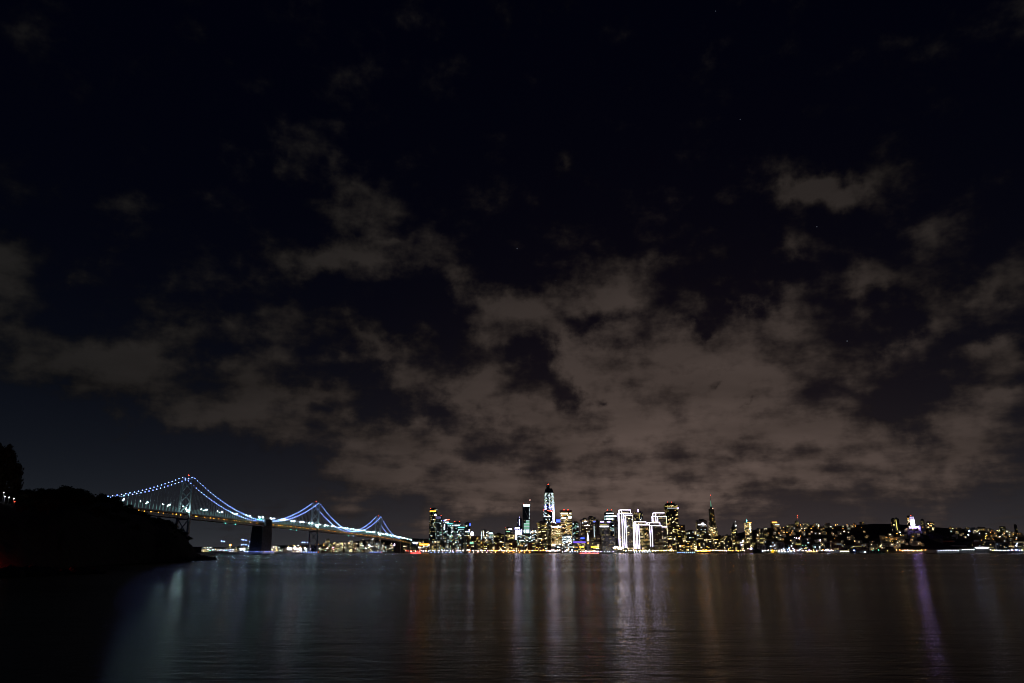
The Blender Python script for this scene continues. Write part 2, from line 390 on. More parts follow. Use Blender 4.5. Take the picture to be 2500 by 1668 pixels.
for i in range(16):
    f = i / 15; px = 440 + 82 * f + rnd.uniform(-3, 3); Y = 318 + 92 * f + rnd.uniform(-3, 3)
    o = put('shore_rock', ROCKS[i % 4], (tx(px) * Y, Y, 0), None, rnd.uniform(1.0, 2.2), rnd.uniform(0, 6))
    setp(o, 'dark boulder at the tip of the headland in front of the bridge', 'rock', 'boulders at the headland tip')

# ---- trees
leaf_m = mat('dark_foliage', (.05, .065, .03), .9, 0, .45, .8); bark_m = mat('bark', (.09, .07, .05), .95)
def crown_mesh(seed, tall=1.0, n=620):
    r = random.Random(seed); mb = MB(); lobes = []
    for k in range(11):
        a = r.uniform(0, 6.28); q = r.uniform(.05, .62); z = .42 + r.random() * .5 * tall
        lobes.append((Vector((math.cos(a) * q * (1.25 - z * .55 / tall), math.sin(a) * q * (1.25 - z * .55 / tall), z)), r.uniform(.2, .36)))
    for k in range(n):
        c, R = r.choice(lobes); d = Vector((r.gauss(0, 1), r.gauss(0, 1), r.gauss(0, 1))).normalized()
        p = c + d * R * r.uniform(.55, 1.08); u = d.cross(Vector((r.uniform(-1, 1), r.uniform(-1, 1), r.uniform(-1, 1)))).normalized(); w = d.cross(u)
        s = r.uniform(.035, .075); u = u * s + d * s * r.uniform(-.6, .6); w = w * s * .7
        mb.quad(p - u - w, p + u - w, p + u + w, p - u + w)
    zm = max(p.z for p in mb.v); mb.v = [Vector((p.x, p.y, p.z / zm)) for p in mb.v]
    return mb.mesh('crown', leaf_m)
def trunk_mesh(seed):
    r = random.Random(seed); mb = MB(); mb.tube([(0, 0, -.1), (r.uniform(-.03, .03), r.uniform(-.03, .03), .3), (r.uniform(-.05, .05), 0, .62)], [.045, .032, .018], 7)
    for k in range(5):
        a = k * 1.3 + r.random(); mb.tube([(0, 0, .22 + .07 * k), (math.cos(a) * .2, math.sin(a) * .2, .4 + .07 * k), (math.cos(a) * .36, math.sin(a) * .36, .5 + .07 * k)], [.018, .012, .005], 5)
    return mb.mesh('trunk', bark_m)
CROWNS = [crown_mesh(i, 1.0 + .5 * (i % 2)) for i in range(6)]; TRUNKS = [trunk_mesh(20 + i) for i in range(3)]
tcount = [0]
def tree(loc, h, wide, label, group, name='tree'):
    i = tcount[0]; tcount[0] += 1
    t = root(name, loc, rnd.uniform(0, 6.28), label, 'tree', group)
    for nm, me in (('trunk', TRUNKS[i % 3]), ('crown', CROWNS[i % 6])):
        o = bpy.data.objects.new(nm, me); COL.objects.link(o); o.parent = t; o.scale = (h * wide, h * wide, h)
    return t
def crest_at(px):
    for a, b in zip(RIDGE, RIDGE[1:]):
        if a[0] <= px <= b[0]:
            f = (px - a[0]) / (b[0] - a[0]); v = [a[k] + (b[k] - a[k]) * f for k in range(4)]; return at(px, v[1], v[2]), v
SKY = [(0, 1196), (30, 1198), (50, 1201), (62, 1209), (92, 1211), (105, 1198), (118, 1196), (130, 1203), (152, 1193), (166, 1197), (180, 1200), (202, 1208), (225, 1222), (236, 1226), (242, 1219), (262, 1222), (280, 1233),
       (300, 1240), (310, 1247), (325, 1242), (342, 1251), (352, 1259), (376, 1269), (405, 1271), (425, 1286), (445, 1303), (460, 1314)]
def sky_at(px):
    for a, b in zip(SKY, SKY[1:]):
        if a[0] <= px <= b[0]: return a[1] + (b[1] - a[1]) * (px - a[0]) / (b[0] - a[0])
    return 1240
def crest_part(px): return 'below the tall trees at the photo edge' if px < 60 else 'over the amber-lit foliage' if px < 110 else 'on its highest stretch' if px < 215 else 'where the bridge cable meets it' if px < 320 else 'right under the bridge deck' if px < 400 else 'on the steep end by the nearest tower'
px = 4
while px < 458:                                        # the skyline of the wood
    c, v = crest_at(px); top = at(px, sky_at(px), v[2]).z; h = max(2.2, (top - c.z + .8)) * rnd.uniform(.92, 1.08) + .4
    tree(c + Vector((0, rnd.uniform(-1, 3), -.8)), h, rnd.uniform(.75, 1.1) if h > 4 else 1.5, 'dark tree on the headland crest ' + crest_part(px), 'trees along the headland crest ' + crest_part(px))
    px += max(6, h * 1.6) * rnd.uniform(.8, 1.2)
def slope_part(px): return 'near the photo edge' if px < 110 else 'under its highest stretch' if px < 220 else 'below the end of the bridge cable' if px < 330 else 'close to its steep tip'
for i in range(58):                                    # and the slope facing the water
    px = rnd.uniform(-20, 440); c, v = crest_at(max(-200, px)); f = rnd.uniform(.35, .95)
    Y = v[3] + (v[2] - v[3]) * f; z = -1.5 + (c.z + 1.5) * (1 - (1 - f) ** 2.1); p = Vector((tx(px) * Y + (c.x - tx(px) * v[2]) * f, Y, z - .5))
    tree(p, rnd.uniform(3, 6.0) * min(1, (470 - px) / 120), rnd.uniform(.8, 1.2), 'dark tree on the headland slope ' + slope_part(px), 'trees on the headland slope ' + slope_part(px))
for i, (px, py0, py1, Y, wd) in enumerate([(0, 1096, 1214, 240, .34), (24, 1128, 1214, 246, .34), (-30, 1084, 1212, 238, .42), (36, 1158, 1216, 250, .42)]):
    b = at(px, py1, Y); tp = at(px, py0, Y)
    tree(b - Vector((0, 0, 1)), tp.z - b.z + 2, wd, ['tall black tree cut by the photo edge above the headland', 'second tall dark tree beside the one at the photo edge', 'tall black tree half outside the photo edge', 'slender dark tree over the small white lamps on the headland'][i], 'tall trees at the photo edge')
for px_, py_ in ((238, 1224), (249, 1220), (261, 1221), (272, 1227), (284, 1233), (297, 1241), (150, 1192), (118, 1197), (166, 1197)):
    c, v = crest_at(px_); tp = at(px_, py_, v[2]); tree(c - Vector((0, 0, 1.2)), tp.z - c.z + 1.9, 1.0, 'bushy dark tree standing out on the headland crest ' + crest_part(px_), 'bushy trees on the headland crest ' + crest_part(px_))
# lamps among the trees of the headland
for i, (px, py, k, r, lb) in enumerate([(9, 1203, 'lamp_white', .10, 'highest of the small white lamps among the headland trees'), (12, 1213, 'lamp_white', .13, 'small white lamp among headland trees, nearest the photo edge'), (22, 1215, 'lamp_white', .15, 'brightest small white lamp among the headland trees'), (34, 1218, 'lamp_white', .12, 'small white lamp right above the red lamp on the headland'), (36, 1225, 'lamp_red', .12, 'small red lamp on the dark headland'), (245, 1227, 'lamp_white', .07, 'faint lone lamp on the crest of the black headland')]):
    Y = 232 if i < 5 else 340; p = at(px, py, Y)
    lamp('path_lamp', p - Vector((0, 0, 4)), 4, k, r * .8, lb, 'lamp', 'lamps on the headland')
p = at(70, 1217, 318); lamp('street_lamp', p - Vector((0, 0, 5)), 5, 'lamp_yellow', .10, 'dim amber lamp lighting foliage behind the headland crest', 'lamp', 'lamps on the headland')

# ---------------------------------------------------------------- suspension bridge
A0 = Vector((-667.0, 1503.0, 0)); EV = Vector((52.0, 810.0, 0)).normalized(); NV = Vector((EV.y, -EV.x, 0))
DECK = [(-620, 81), (0, 79), (405, 77), (811, 76), (1623, 69), (2028, 61), (2330, 50), (2700, 34)]
def lerp_t(T, s):
    for a, b in zip(T, T[1:]):
        if a[0] <= s <= b[0]: return a[1] + (b[1] - a[1]) * (s - a[0]) / (b[0] - a[0])
    return T[-1][1] if s > T[-1][0] else T[0][1]
def bp(s, off, z): return A0 + EV * s + NV * off + Vector((0, 0, z))
def dk(s): return lerp_t(DECK, s)
bridge = root('suspension_bridge', A0, -math.atan2(EV.x, EV.y), 'long grey suspension bridge strung with blue-white lights', 'bridge')
def strip(o0, o1, z0, z1, s0=-620, s1=2700, step=27):
    mb = MB(); s = s0
    while s < s1:
        e = min(s + step, s1)
        mb.hexa([bp(s, o0, dk(s) + z0), bp(s, o1, dk(s) + z0), bp(e, o1, dk(e) + z0), bp(e, o0, dk(e) + z0), bp(s, o0, dk(s) + z1), bp(s, o1, dk(s) + z1), bp(e, o1, dk(e) + z1), bp(e, o0, dk(e) + z1)]); s = e
    return mb
strip(-10, 10, -1, 0).build('upper_deck', asphalt, bridge); strip(-10, 10, -9.2, -8.2).build('lower_deck', asphalt, bridge)
for sd in (-1, 1):
    strip(sd * 10.7 - .5, sd * 10.7 + .5, -1.6, .9).build('upper_chord', steel, bridge); strip(sd * 10.7 - .5, sd * 10.7 + .5, -9.9, -8.2).build('lower_chord', steel, bridge)
    mb = MB(); s = -620; k = 0
    while s < 2690:
        e = s + 9; z0, z1 = (-8.4, -1.4) if k % 2 else (-1.4, -8.4)
        mb.bar(bp(s, sd * 10.7, dk(s) + z0), bp(e, sd * 10.7, dk(e) + z1), .5); mb.bar(bp(s, sd * 10.7, dk(s) - 8.4), bp(s, sd * 10.7, dk(s) - 1.4), .45); s = e; k += 1
    mb.build('truss', steel, bridge, kind='stuff')
def suspension_tower(s, top, label):
    d = dk(s); t = MB(); leg_o = lambda z: 14 - 4 * min(1, z / top); parts = []
    first = None
    for sd in (-1, 1):
        mb = MB(); prev = None
        for z0, z1, wl in ((0, d - 10, 6.4), (d - 10, top, 5.2)):
            P = []
            for z in (z0, z1):
                k = 1 - .22 * z / top
                for a, b in ((-1, -1), (1, -1), (1, 1), (-1, 1)):
                    P.append(bp(s + b * wl / 2 * k, sd * leg_o(z) + a * 2.1 * k, z))
            mb.hexa(P)
        if first is None:
            first = bpy.data.objects.new('tower', None); COL.objects.link(first); first.parent = bridge; FRAME[first] = FRAME[bridge]; first['label'] = label
        mb.build('leg', steel, first)
        MB().box(bp(s, sd * leg_o(top), top), (3, 5, 2.2), 0).build('saddle', steel, first)
    def X(z0, z1):
        for a, b in ((z0, z1), (z1, z0)):
            MB().bar(bp(s, -leg_o(a) + 1, a), bp(s, leg_o(b) - 1, b), 1.7, 1.7).build('brace', steel, first)
    h = (d - 12) / 2
    X(4, 3 + h); X(3 + h, d - 11)
    u = (top - 5 - d - 1) / 3
    for k in range(3): X(d + 1 + u * k, d + 1 + u * (k + 1))
    for z in (d - 11, top - 2.5): MB().bar(bp(s, -leg_o(z), z), bp(s, leg_o(z), z), 2.6, 3.2).build('portal', steel, first)
    MB().tube([bp(s, 0, top - 1), bp(s, 0, top + 5)], .3).build('beacon_mast', steel, first); put('beacon', ball_mesh('lamp_red'), bp(s, 0, top + 5.6), first, .62)
    put('floodlight', ball_mesh('deck_lamp'), bp(s - 6, 9.4, d + 5.5), first, .9); put('floodlight', ball_mesh('deck_lamp'), bp(s - 8, 7.6, d + 8.5), first, .8); put('floodlight', ball_mesh('lamp_white'), bp(s - 5, -9, d + 1.8), first, .32)
    # pier with a fender walk and its row of lamps
    MB().lathe(bp(s, 0, 0), [(24, -3), (24, 4.5), (22.5, 5)], 20).build('pier', concrete, first)
    for k in range(11): put('fender_lamp', ball_mesh('lamp_red' if k == 10 else 'bulb'), bp(s - 25, -26 + 5.2 * k, 4.6), first, .55)
    return first
TOWERS = [(0, 151, 'nearest bridge tower'), (811, 151, 'middle bridge tower between the anchorage and the far one'), (1623, 146, 'farthest bridge tower')]
for s, tp, lb in TOWERS: suspension_tower(s, tp, lb)
def cable_z(s):
    segs = [(-811, -405, 151), (0, -405, 151), (0, 405, 151), (811, 405, 151), (811, 1217, 151), (1623, 1217, 146), (1623, 2028, 146)]
    for hi, lo, tp in segs:
        a, b = min(hi, lo), max(hi, lo)
        if a <= s <= b: f = abs(s - lo) / abs(hi - lo); zl = dk(lo) + 2.5; return zl + (tp + 1.5 - zl) * (f ** 1.85)
    return dk(s) + 2
SUSP = MB().tube([(0, 0, 0), (0, 0, 1)], .32, 5).mesh('suspender', E_['led'])  # road-lamp light on the lower suspenders, put into an emissive material
nsus = [0]; farsus = {-1: MB(), 1: MB()}; nb = [0]; farbulb = {-1: MB(), 1: MB()}
cab = {}
for sd in (-1, 1):
    pts = [bp(s, sd * 10.2, cable_z(s)) for s in [-405 + 12.17 * k for k in range(201)] if s <= 2028]
    cab[sd] = MB().tube(pts, .42, 6).build('main_cable', steel, bridge)
for k in range(200):
    s = -396 + 12.6 * k
    if s > 2022: break
    for sd in (-1, 1):
        z = cable_z(s); p = bp(s, sd * 10.2, z + .9)
        if nb[0] < 300: put('cable_light', ball_mesh('bulb'), p, cab[sd], .56); nb[0] += 1
        else: farbulb[sd].ball(p, .56)
for k in range(230):
    s = -400 + 12.0 * k
    if s > 2022: break
    for sd in (-1, 1):
        z = cable_z(s); d = dk(s) + .9; top = min(z, d + 10 - 3.0 * ((k * 7) % 3) / 3)
        if z - d < 1.5: continue
        if nsus[0] < 300: put('suspender', SUSP, bp(s, sd * 10.5, d), cab[sd], (1, 1, top - d)); nsus[0] += 1
        else: farsus[sd].tube([bp(s, sd * 10.5, d), bp(s, sd * 10.5, top)], .32, 5)
        if z - d > 11: MB().tube([bp(s, sd * 10.5, top), bp(s, sd * 10.5, z)], .08, 4).build('hanger_rope', steel, cab[sd])
for sd in (-1, 1):
    farbulb[sd].build('cable_lights', E_['bulb'], cab[sd], 'stuff'); farsus[sd].build('suspenders', E_['led'], cab[sd], 'stuff')
# amber lamps inside the lower deck
for k in range(110):
    s = -230 + 23.0 * k + (k % 4) * 3
    if abs(s - 405) < 34 or s > 2250: continue
    put('lower_deck_lamp', ball_mesh('tunnel'), bp(s, 8.6 if k % 3 else 4, dk(s) - 3.2), bridge, .8)
# concrete anchorage in mid-water
anc = bpy.data.objects.new('anchorage', None); COL.objects.link(anc); anc.parent = bridge; FRAME[anc] = FRAME[bridge]; anc['label'] = 'massive dark concrete anchorage block standing in the water'
def block(s0, s1, w0, w1, z0, z1, k=1.0):
    c = (s0 + s1) / 2; return MB().hexa([bp(c + (s0 - c), -w0, z0), bp(c + (s0 - c), w0, z0), bp(c + (s1 - c), w0, z0), bp(c + (s1 - c), -w0, z0), bp(c + (s0 - c) * k, -w1, z1), bp(c + (s0 - c) * k, w1, z1), bp(c + (s1 - c) * k, w1, z1), bp(c + (s1 - c) * k, -w1, z1)])
block(372, 438, 17, 13.5, -3, dk(405) - 10, .93).build('block', mat('weathered_concrete', (.2, .2, .19)), anc)
block(366, 444, 23, 22, -3, 4.6, .98).build('plinth', concrete, anc)
block(388, 432, 13.4, 13.2, dk(405) - 9.9, dk(405) + 9, 1).build('anchor_house', concrete, anc)
for k in range(9): MB().box(bp(390 + 5 * k, 13.9, dk(405) - 9), (1, 1.6, 17.6), -math.atan2(EV.x, EV.y)).build('rib', concrete, anc)
for k in range(9): MB().box(bp(387.6, -12 + 3 * k, dk(405) - 9), (1.4, .8, 17.6), -math.atan2(EV.x, EV.y)).build('rib', concrete, anc)
for k in range(17): put('fender_lamp', ball_mesh('bulb'), bp(362, -23 + 2.9 * k, 5), anc, .28)
for k in range(16): put('fender_lamp', ball_mesh('bulb' if k % 7 else 'lamp_pink'), bp(368 + 5 * k, 26, 5), anc, .3)
# far end bent and navigation lamps hung below the deck
MB().box(bp(2028, 0, 0), (26, 12, dk(2028) - 10), -math.atan2(EV.x, EV.y), 0, .9).build('end_pier', rose, bridge)
for s in (2120, 2210, 2300, 2400): MB().box(bp(s, 0, 0), (22, 3, dk(s) - 10), -math.atan2(EV.x, EV.y)).build('approach_bent', concrete, bridge)
for s, k in ((170, 'lamp_teal'), (222, 'lamp_teal'), (583, 'lamp_teal'), (628, 'lamp_teal'), (1160, 'lamp_teal'), (1217, 'lamp_blue')): put('navigation_lamp', ball_mesh(k), bp(s, 10, dk(s) - 11.5), bridge, .62)
# roadway lamps
k = 0; s = -255
while s < 2330:
    if min(abs(s - q) for q in (0, 811, 1623)) > 10:
        where = 'before the nearest tower' if s < 0 else 'between nearest tower and anchorage' if s < 405 else 'between anchorage and middle tower' if s < 811 else 'between middle and farthest tower' if s < 1623 else 'beyond the farthest tower'
        lamp('roadway_lamp', bp(s, 10.3 if k % 3 != 2 else -9.5, dk(s)), 12.5, 'deck_lamp', (.78 if k % 3 == 1 else .42) * (1 if s < 811 else .85), 'bright roadway lamp on bridge deck ' + where, 'street lamp', 'roadway lamps on the bridge, ' + where)
    s += 30 if k % 3 == 1 else 23; k += 1
# green overhead sign beside the anchorage
g = root('road_sign', bp(380, 0, dk(380)), -math.atan2(EV.x, EV.y), 'small green overhead road sign on the bridge by the anchorage', 'sign')
for o in (-9.6, 9.6): MB().bar(bp(380, o, dk(380)), bp(380, o, dk(380) + 8), .4).build('post', steel, g)
MB().bar(bp(380, -9.6, dk(380) + 8), bp(380, 9.6, dk(380) + 8), .5).build('gantry', steel, g)
MB().bar(bp(379.4, -6, dk(380) + 7), bp(379.4, 7, dk(380) + 7), .25, 2.6).build('panel', glowm('sign_face_green', (.08, .75, .45), 1.6), g)  # panel emits green in place of the lamplight falling on it
# a few cars with red tail lights on the upper deck
def car(s, off):
    t = root('car', bp(s, off, dk(s) + .05), 0, 'dark car with red tail lights on bridge deck before nearest tower', 'car', 'cars on the upper deck')
    z = dk(s); c = lambda a, b, h: bp(s + a, off + b, z + h)
    MB().hexa([c(-2.2, -.9, .35), c(-2.2, .9, .35), c(2.2, .9, .35), c(2.2, -.9, .35), c(-2.1, -.85, .95), c(-2.1, .85, .95), c(2.1, .85, .85), c(2.1, -.85, .85)]).build('body', dark_glass, t)
    MB().hexa([c(-1.5, -.8, .95), c(-1.5, .8, .95), c(1, .8, .9), c(1, -.8, .9), c(-1, -.65, 1.45), c(-1, .65, 1.45), c(.3, .65, 1.45), c(.3, -.65, 1.45)]).build('cabin', glass, t)
    for a in (-1.4, 1.4):
        for b in (-.85, .85): MB().tube([c(a, b - .1, .33), c(a, b + .1, .33)], .33, 10).build('wheel', asphalt, t)
    for b in (-.7, .7): put('tail_light', ball_mesh('lamp_red'), c(-2.2, b, .75), t, .2)
for s in (-190, -176, -160, -147, -131, -118, -103, -88, -72): car(s, 7.6)

p = at(-38, 1392, 150); p.z = 0; ml = root('marker_lamp', p, 0, 'red marker lamp on the shore rocks just beyond the photo edge', 'lamp'); put('post', POLE, p, ml, (1, 1, 3)); put('lamp_head', MB().ball((0, 0, 0), 1).mesh('lamp_head', glowm('lit_marker_red', (1, .03, .01), 1500)), p + Vector((0, 0, 3.2)), ml, .3)  # unseen lamp added to throw a faint red tint on the near shore
# ---------------------------------------------------------------- city buildings
PAL = {
 'office': [('warm', 4), ('warm_dim', 4), ('warm_hi', 2), ('yellow', 4), ('yellow_dim', 3), ('cool', 3), ('cool_hi', 1)],
 'cool': [('cool', 5), ('cool_dim', 4), ('cool_hi', 3), ('green', 3), ('yellow', 2), ('warm', 1)],
 'flat': [('yellow', 3), ('yellow_dim', 3), ('warm', 3), ('warm_dim', 3), ('cool', 3), ('green', 2), ('cool_hi', 1), ('warm_hi', 1)],
 'gold': [('warm', 5), ('warm_hi', 4), ('yellow', 5), ('amber', 2), ('yellow_dim', 3)],
 'dim': [('warm_dim', 5), ('yellow_dim', 5), ('cool_dim', 3), ('warm', 1)],
 'blue': [('violet', 5), ('cool_hi', 2), ('blue', 3), ('cool', 2)],
 'white': [('cool_hi', 3), ('warm_hi', 2), ('cool', 4), ('warm', 3)],
}
KEYS = ['warm_dim', 'warm', 'warm_hi', 'yellow', 'yellow_dim', 'cool_dim', 'cool', 'cool_hi', 'green', 'amber', 'blue', 'violet']
WM = [glass] + [E_[k] for k in KEYS]
def pick(r, pal):
    t = sum(w for _, w in pal); q = r.uniform(0, t)
    for k, w in pal:
        q -= w
        if q <= 0: return 1 + KEYS.index(k)
    return 1
def windows(mb, r, p0, u, n, w, z0, z1, pal, p, pf, bw=5.2, fh=4.0, fill=(.72, .56)):
    """rows of window panes on one wall"""
    nf = max(1, int((z1 - z0) / fh)); nbay = max(1, int(w / bw)); bw = w / nbay; fh = (z1 - z0) / nf
    for i in range(nf):
        full = r.random() < pf; prev = False; fk = pick(r, pal)
        for j in range(nbay):
            pr = .82 if full else (p * 1.9 if prev else p * .75)
            lit = r.random() < pr; prev = lit
            m = (fk if full and r.random() < .7 else pick(r, pal)) if lit else 0
            a = p0 + u * (bw * (j + .5 - fill[0] / 2)) + n * .14 + Vector((0, 0, z0 + fh * (i + .5 - fill[1] / 2) - p0.z))
            b = a + u * (bw * fill[0]); h = Vector((0, 0, fh * fill[1]))
            mb.quad(a, b, b + h, a + h, m)
SEED = [100]
class T: pass
def tower(x0, x1, ytop, Y, rel, ratio, wall, pal, p, pf, name, label, cat='building', group=None, cap=True, bw=5.2, fh=4.0, ymid=1310, top=None, base=None, wf=(.72, .56)):
    """an upright block seen between x0 and x1 of the frame, its roof at ytop"""
    SEED[0] += 1; r = random.Random(SEED[0]); th = math.radians(rel); p *= .8
    pc = at((x0 + x1) / 2, ymid, Y); Wm = (at(x1, ymid, Y) - at(x0, ymid, Y)).length
    w = Wm / (math.cos(th) + ratio * abs(math.sin(th))); d = w * ratio; zt = at((x0 + x1) / 2, ytop, Y).z
    zg = gz(pc.x, pc.y) if base is None else base; rz = -math.atan2(pc.x, pc.y) + th
    o = T(); o.w, o.d, o.zg, o.zt, o.rz, o.c = w, d, zg, zt, rz, Vector((pc.x, pc.y, zg))
    o.u = Vector((math.cos(rz), math.sin(rz), 0)); o.n = Vector((math.sin(rz), -math.cos(rz), 0))
    o.root = root(name, o.c, rz, label, cat, group)
    MB().box(o.c - Vector((0, 0, 3)), (w, d, zt - zg + 3), rz).build('wall', wall, o.root)
    mb = MB(); hu, hn = o.u * (w / 2), o.n * (d / 2); z1 = zt - 2.5; z0 = zg + 5
    if z1 - z0 > 3:
        windows(mb, r, o.c - hu + hn, o.u, o.n, w, z0, z1, PAL[pal], p, pf, bw, fh, wf)
        sidep = p * .75
        windows(mb, r, o.c - hu - hn, o.n, -o.u, d, z0, z1, PAL[pal], sidep, pf * .6, bw, fh, wf)
        windows(mb, r, o.c + hu + hn, -o.n, o.u, d, z0, z1, PAL[pal], sidep, pf * .6, bw, fh, wf)
        mb.build('windows', WM, o.root, 'stuff')
    if cap:
        k = r.uniform(.35, .7); hh = min(5, (zt - zg) * .1)
        rf = MB().box((o.c.x, o.c.y, zt + .004), (w * .98, d * .98, .8), rz).build('roof', roof_m, o.root)
        MB().box(o.c + Vector((0, 0, zt - zg + .8)) + o.u * (w * r.uniform(-.12, .12)), (w * k, d * .5, hh), rz).build('plant_room', roof_m, o.root)
    return o
def face(o, px, py, dn=.6):
    """the point of a tower's front wall plane seen at that pixel"""
    d = ray(px, py); q = o.c + o.n * (o.d / 2 + dn); k = (q - Vector((0, 0, CAMZ))).dot(o.n) / d.dot(o.n); return Vector((0, 0, CAMZ)) + d * k
def sign(o, name, x0, y0, x1, y1, key, t=.5):
    a, b = face(o, x0, y1), face(o, x1, y1); c = face(o, x0, y0); h = max(.8, c.z - a.z); b.z = a.z
    mb = MB(); n = o.n * t; e = Vector((0, 0, h)); mb.hexa([a + n, b + n, b, a, a + n + e, b + n + e, b + e, a + e]); return mb.build(name, E_[key], o.root)
def beacon(o, px, py, Yoff=0, key='lamp_red', r=.75):
    p = face(o, px, py, -o.d / 2); q = Vector((p.x, p.y, min(p.z - .5, o.zt)))
    MB().tube([q, p], .25).build('beacon_mast', steel, o.root); put('beacon', ball_mesh(key), p, o.root, r)

# --- towers at the bridge end
t = tower(1047, 1066, 1243, 3828, 14, .8, dark_glass, 'flat', .22, .06, 'apartment_tower', 'tall dark apartment tower with orange crown line nearest the bridge'); sign(t, 'crown_light', 1049.5, 1247.2, 1064, 1249, 'sign_orange'); sign(t, 'bright_window', 1060.5, 1256.5, 1065, 1259, 'sign_white'); beacon(t, 1051, 1242); beacon(t, 1061, 1242.3)
t = tower(1062, 1078, 1260, 3760, 12, .9, grey_panel, 'cool', .16, .12, 'apartment_tower', 'grey apartment tower with pale lavender upper panel beside the orange-crowned tower'); sign(t, 'upper_panel', 1064, 1260.8, 1076, 1267, 'cool_dim'); beacon(t, 1075, 1259); beacon(t, 1077.5, 1259)
MATS['lav'] = glowm('lit_lavender', (.35, .33, .7), .25, False); [c for c in t.root.children if c.name.startswith('upper_panel')][0].data.materials[0] = MATS['lav']
t = tower(1081, 1097, 1271, 3600, -10, .8, dark_glass, 'cool', .24, .2, 'apartment_tower', 'dark tower with slanted roof line glowing blue, white and red')
def slant(o, x0, y0, x1, y1, key, name):
    a, b = face(o, x0, y0), face(o, x1, y1); MB().bar(a, b, .8, 1.7).build(name, E_[key], o.root)
slant(t, 1081.5, 1271.5, 1084, 1270.8, 'sign_blue', 'crown_light'); slant(t, 1084, 1270.8, 1090, 1269.4, 'sign_white', 'crown_light'); slant(t, 1090, 1269.3, 1097.5, 1268.6, 'sign_red', 'crown_light'); sign(t, 'lit_floor', 1088, 1274.5, 1096, 1277, 'cool_hi'); sign(t, 'lit_stair', 1084, 1280, 1086, 1293, 'cool_hi')
t = tower(1090, 1106, 1279, 3520, 12, .8, blue_glass, 'cool', .32, .25, 'apartment_tower', 'glass tower with green-teal lit top floor'); sign(t, 'crown_light', 1091, 1278.2, 1105.5, 1279.8, 'sign_teal')
t = tower(1107, 1124, 1276, 3640, 8, .8, dark_glass, 'cool', .2, .15, 'apartment_tower', 'dark tower with violet roof lamp behind the teal-topped towers'); sign(t, 'lit_floor', 1110, 1283, 1122, 1284, 'cool_hi'); beacon(t, 1110, 1273.3); beacon(t, 1122.5, 1273.3); beacon(t, 1116, 1278, key='lamp_violet', r=.95)
t = tower(1118, 1134, 1288, 3450, -12, .8, blue_glass, 'cool', .24, .1, 'apartment_tower', 'shorter glass tower with bright turquoise crown bar'); sign(t, 'crown_light', 1118, 1286.8, 1134, 1289, 'sign_teal')
t = tower(1131, 1148, 1278, 3560, 15, .8, dark_concrete, 'flat', .2, .06, 'apartment_tower', 'dark tower with a blue lit corner beside the white glowing sign'); sign(t, 'corner_light', 1146, 1278.5, 1149, 1284, 'sign_blue'); sign(t, 'corner_light', 1144.5, 1293, 1146.5, 1299, 'violet'); sign(t, 'lit_floor', 1136, 1297.5, 1145, 1299, 'cool_hi')
t = tower(1139, 1171, 1309, 3380, 6, .5, brick_m, 'gold', .35, .05, 'brick_building', 'wide brick building topped by a glowing white cup-shaped sign'); sign(t, 'lit_hall', 1147, 1323, 1156, 1328, 'green')
p = face(t, 1152.5, 1307.5, -3); MB().lathe(p, [(5.0, 0), (6.4, 3), (6.4, 9), (5.2, 10.5), (5.4, 14), (4.2, 15.5)], 14).build('roof_sign', E_['sign_white'], t.root)
MB().lathe(p - Vector((0, 0, 3)), [(3, 0), (3, 3)], 10).build('sign_base', roof_m, t.root)
t = tower(1174, 1193, 1296, 3420, 16, .7, concrete, 'office', .42, .15, 'office_block', 'mid-rise block with thin vertical white light line on its corner'); sign(t, 'light_line', 1180, 1296, 1180.9, 1309, 'strip_warm'); sign(t, 'lit_stair', 1174.5, 1299, 1176, 1329, 'cool')
t = tower(1193, 1205, 1300, 3480, -10, .8, blue_glass, 'cool', .55, .2, 'office_block', 'small block with bluish lit upper floors left of the dark wide roof'); sign(t, 'lit_floor', 1193.5, 1301, 1203, 1304, 'cool_hi')
tower(1204, 1231, 1304, 3460, 8, .6, granite, 'office', .34, .25, 'office_block', 'wide brown block with dark roof and banded windows')
t = tower(1233, 1251, 1290, 3560, 14, .8, dark_concrete, 'gold', .24, .1, 'office_tower', 'stepped dark tower with white roof sign and two red beacons'); sign(t, 'roof_sign', 1242, 1291, 1249, 1293.5, 'sign_white'); sign(t, 'lit_floor', 1236, 1297, 1245, 1298.5, 'green'); beacon(t, 1235, 1288.6, r=.5); beacon(t, 1244, 1288.6, r=.5)
tower(1236, 1258, 1304, 3330, -12, .7, brick_m, 'gold', .36, .12, 'office_block', 'warm lit mid-rise in front of the stepped dark tower')
t = tower(1256, 1275, 1286, 3540, 10, .7, dark_glass, 'blue', .55, .0, 'office_tower', 'tower with bright violet columns of light'); [sign(t, 'light_column', x, 1294, x + 2.0, 1317, 'strip') for x in (1259, 1263, 1267.5)]; sign(t, 'light_column', 1272, 1292, 1273.6, 1305, 'violet'); sign(t, 'crown_light', 1258, 1288.5, 1268, 1290.5, 'sign_white')
t = tower(1263, 1274, 1266, 3700, 12, .9, dark_glass, 'blue', .12, 0, 'office_tower', 'slim dark tower with blue-white lamp on top beside the glass tower'); sign(t, 'light_line', 1267.4, 1268, 1268.8, 1285, 'violet'); beacon(t, 1269, 1263.5, key='lamp_violet', r=1.9)
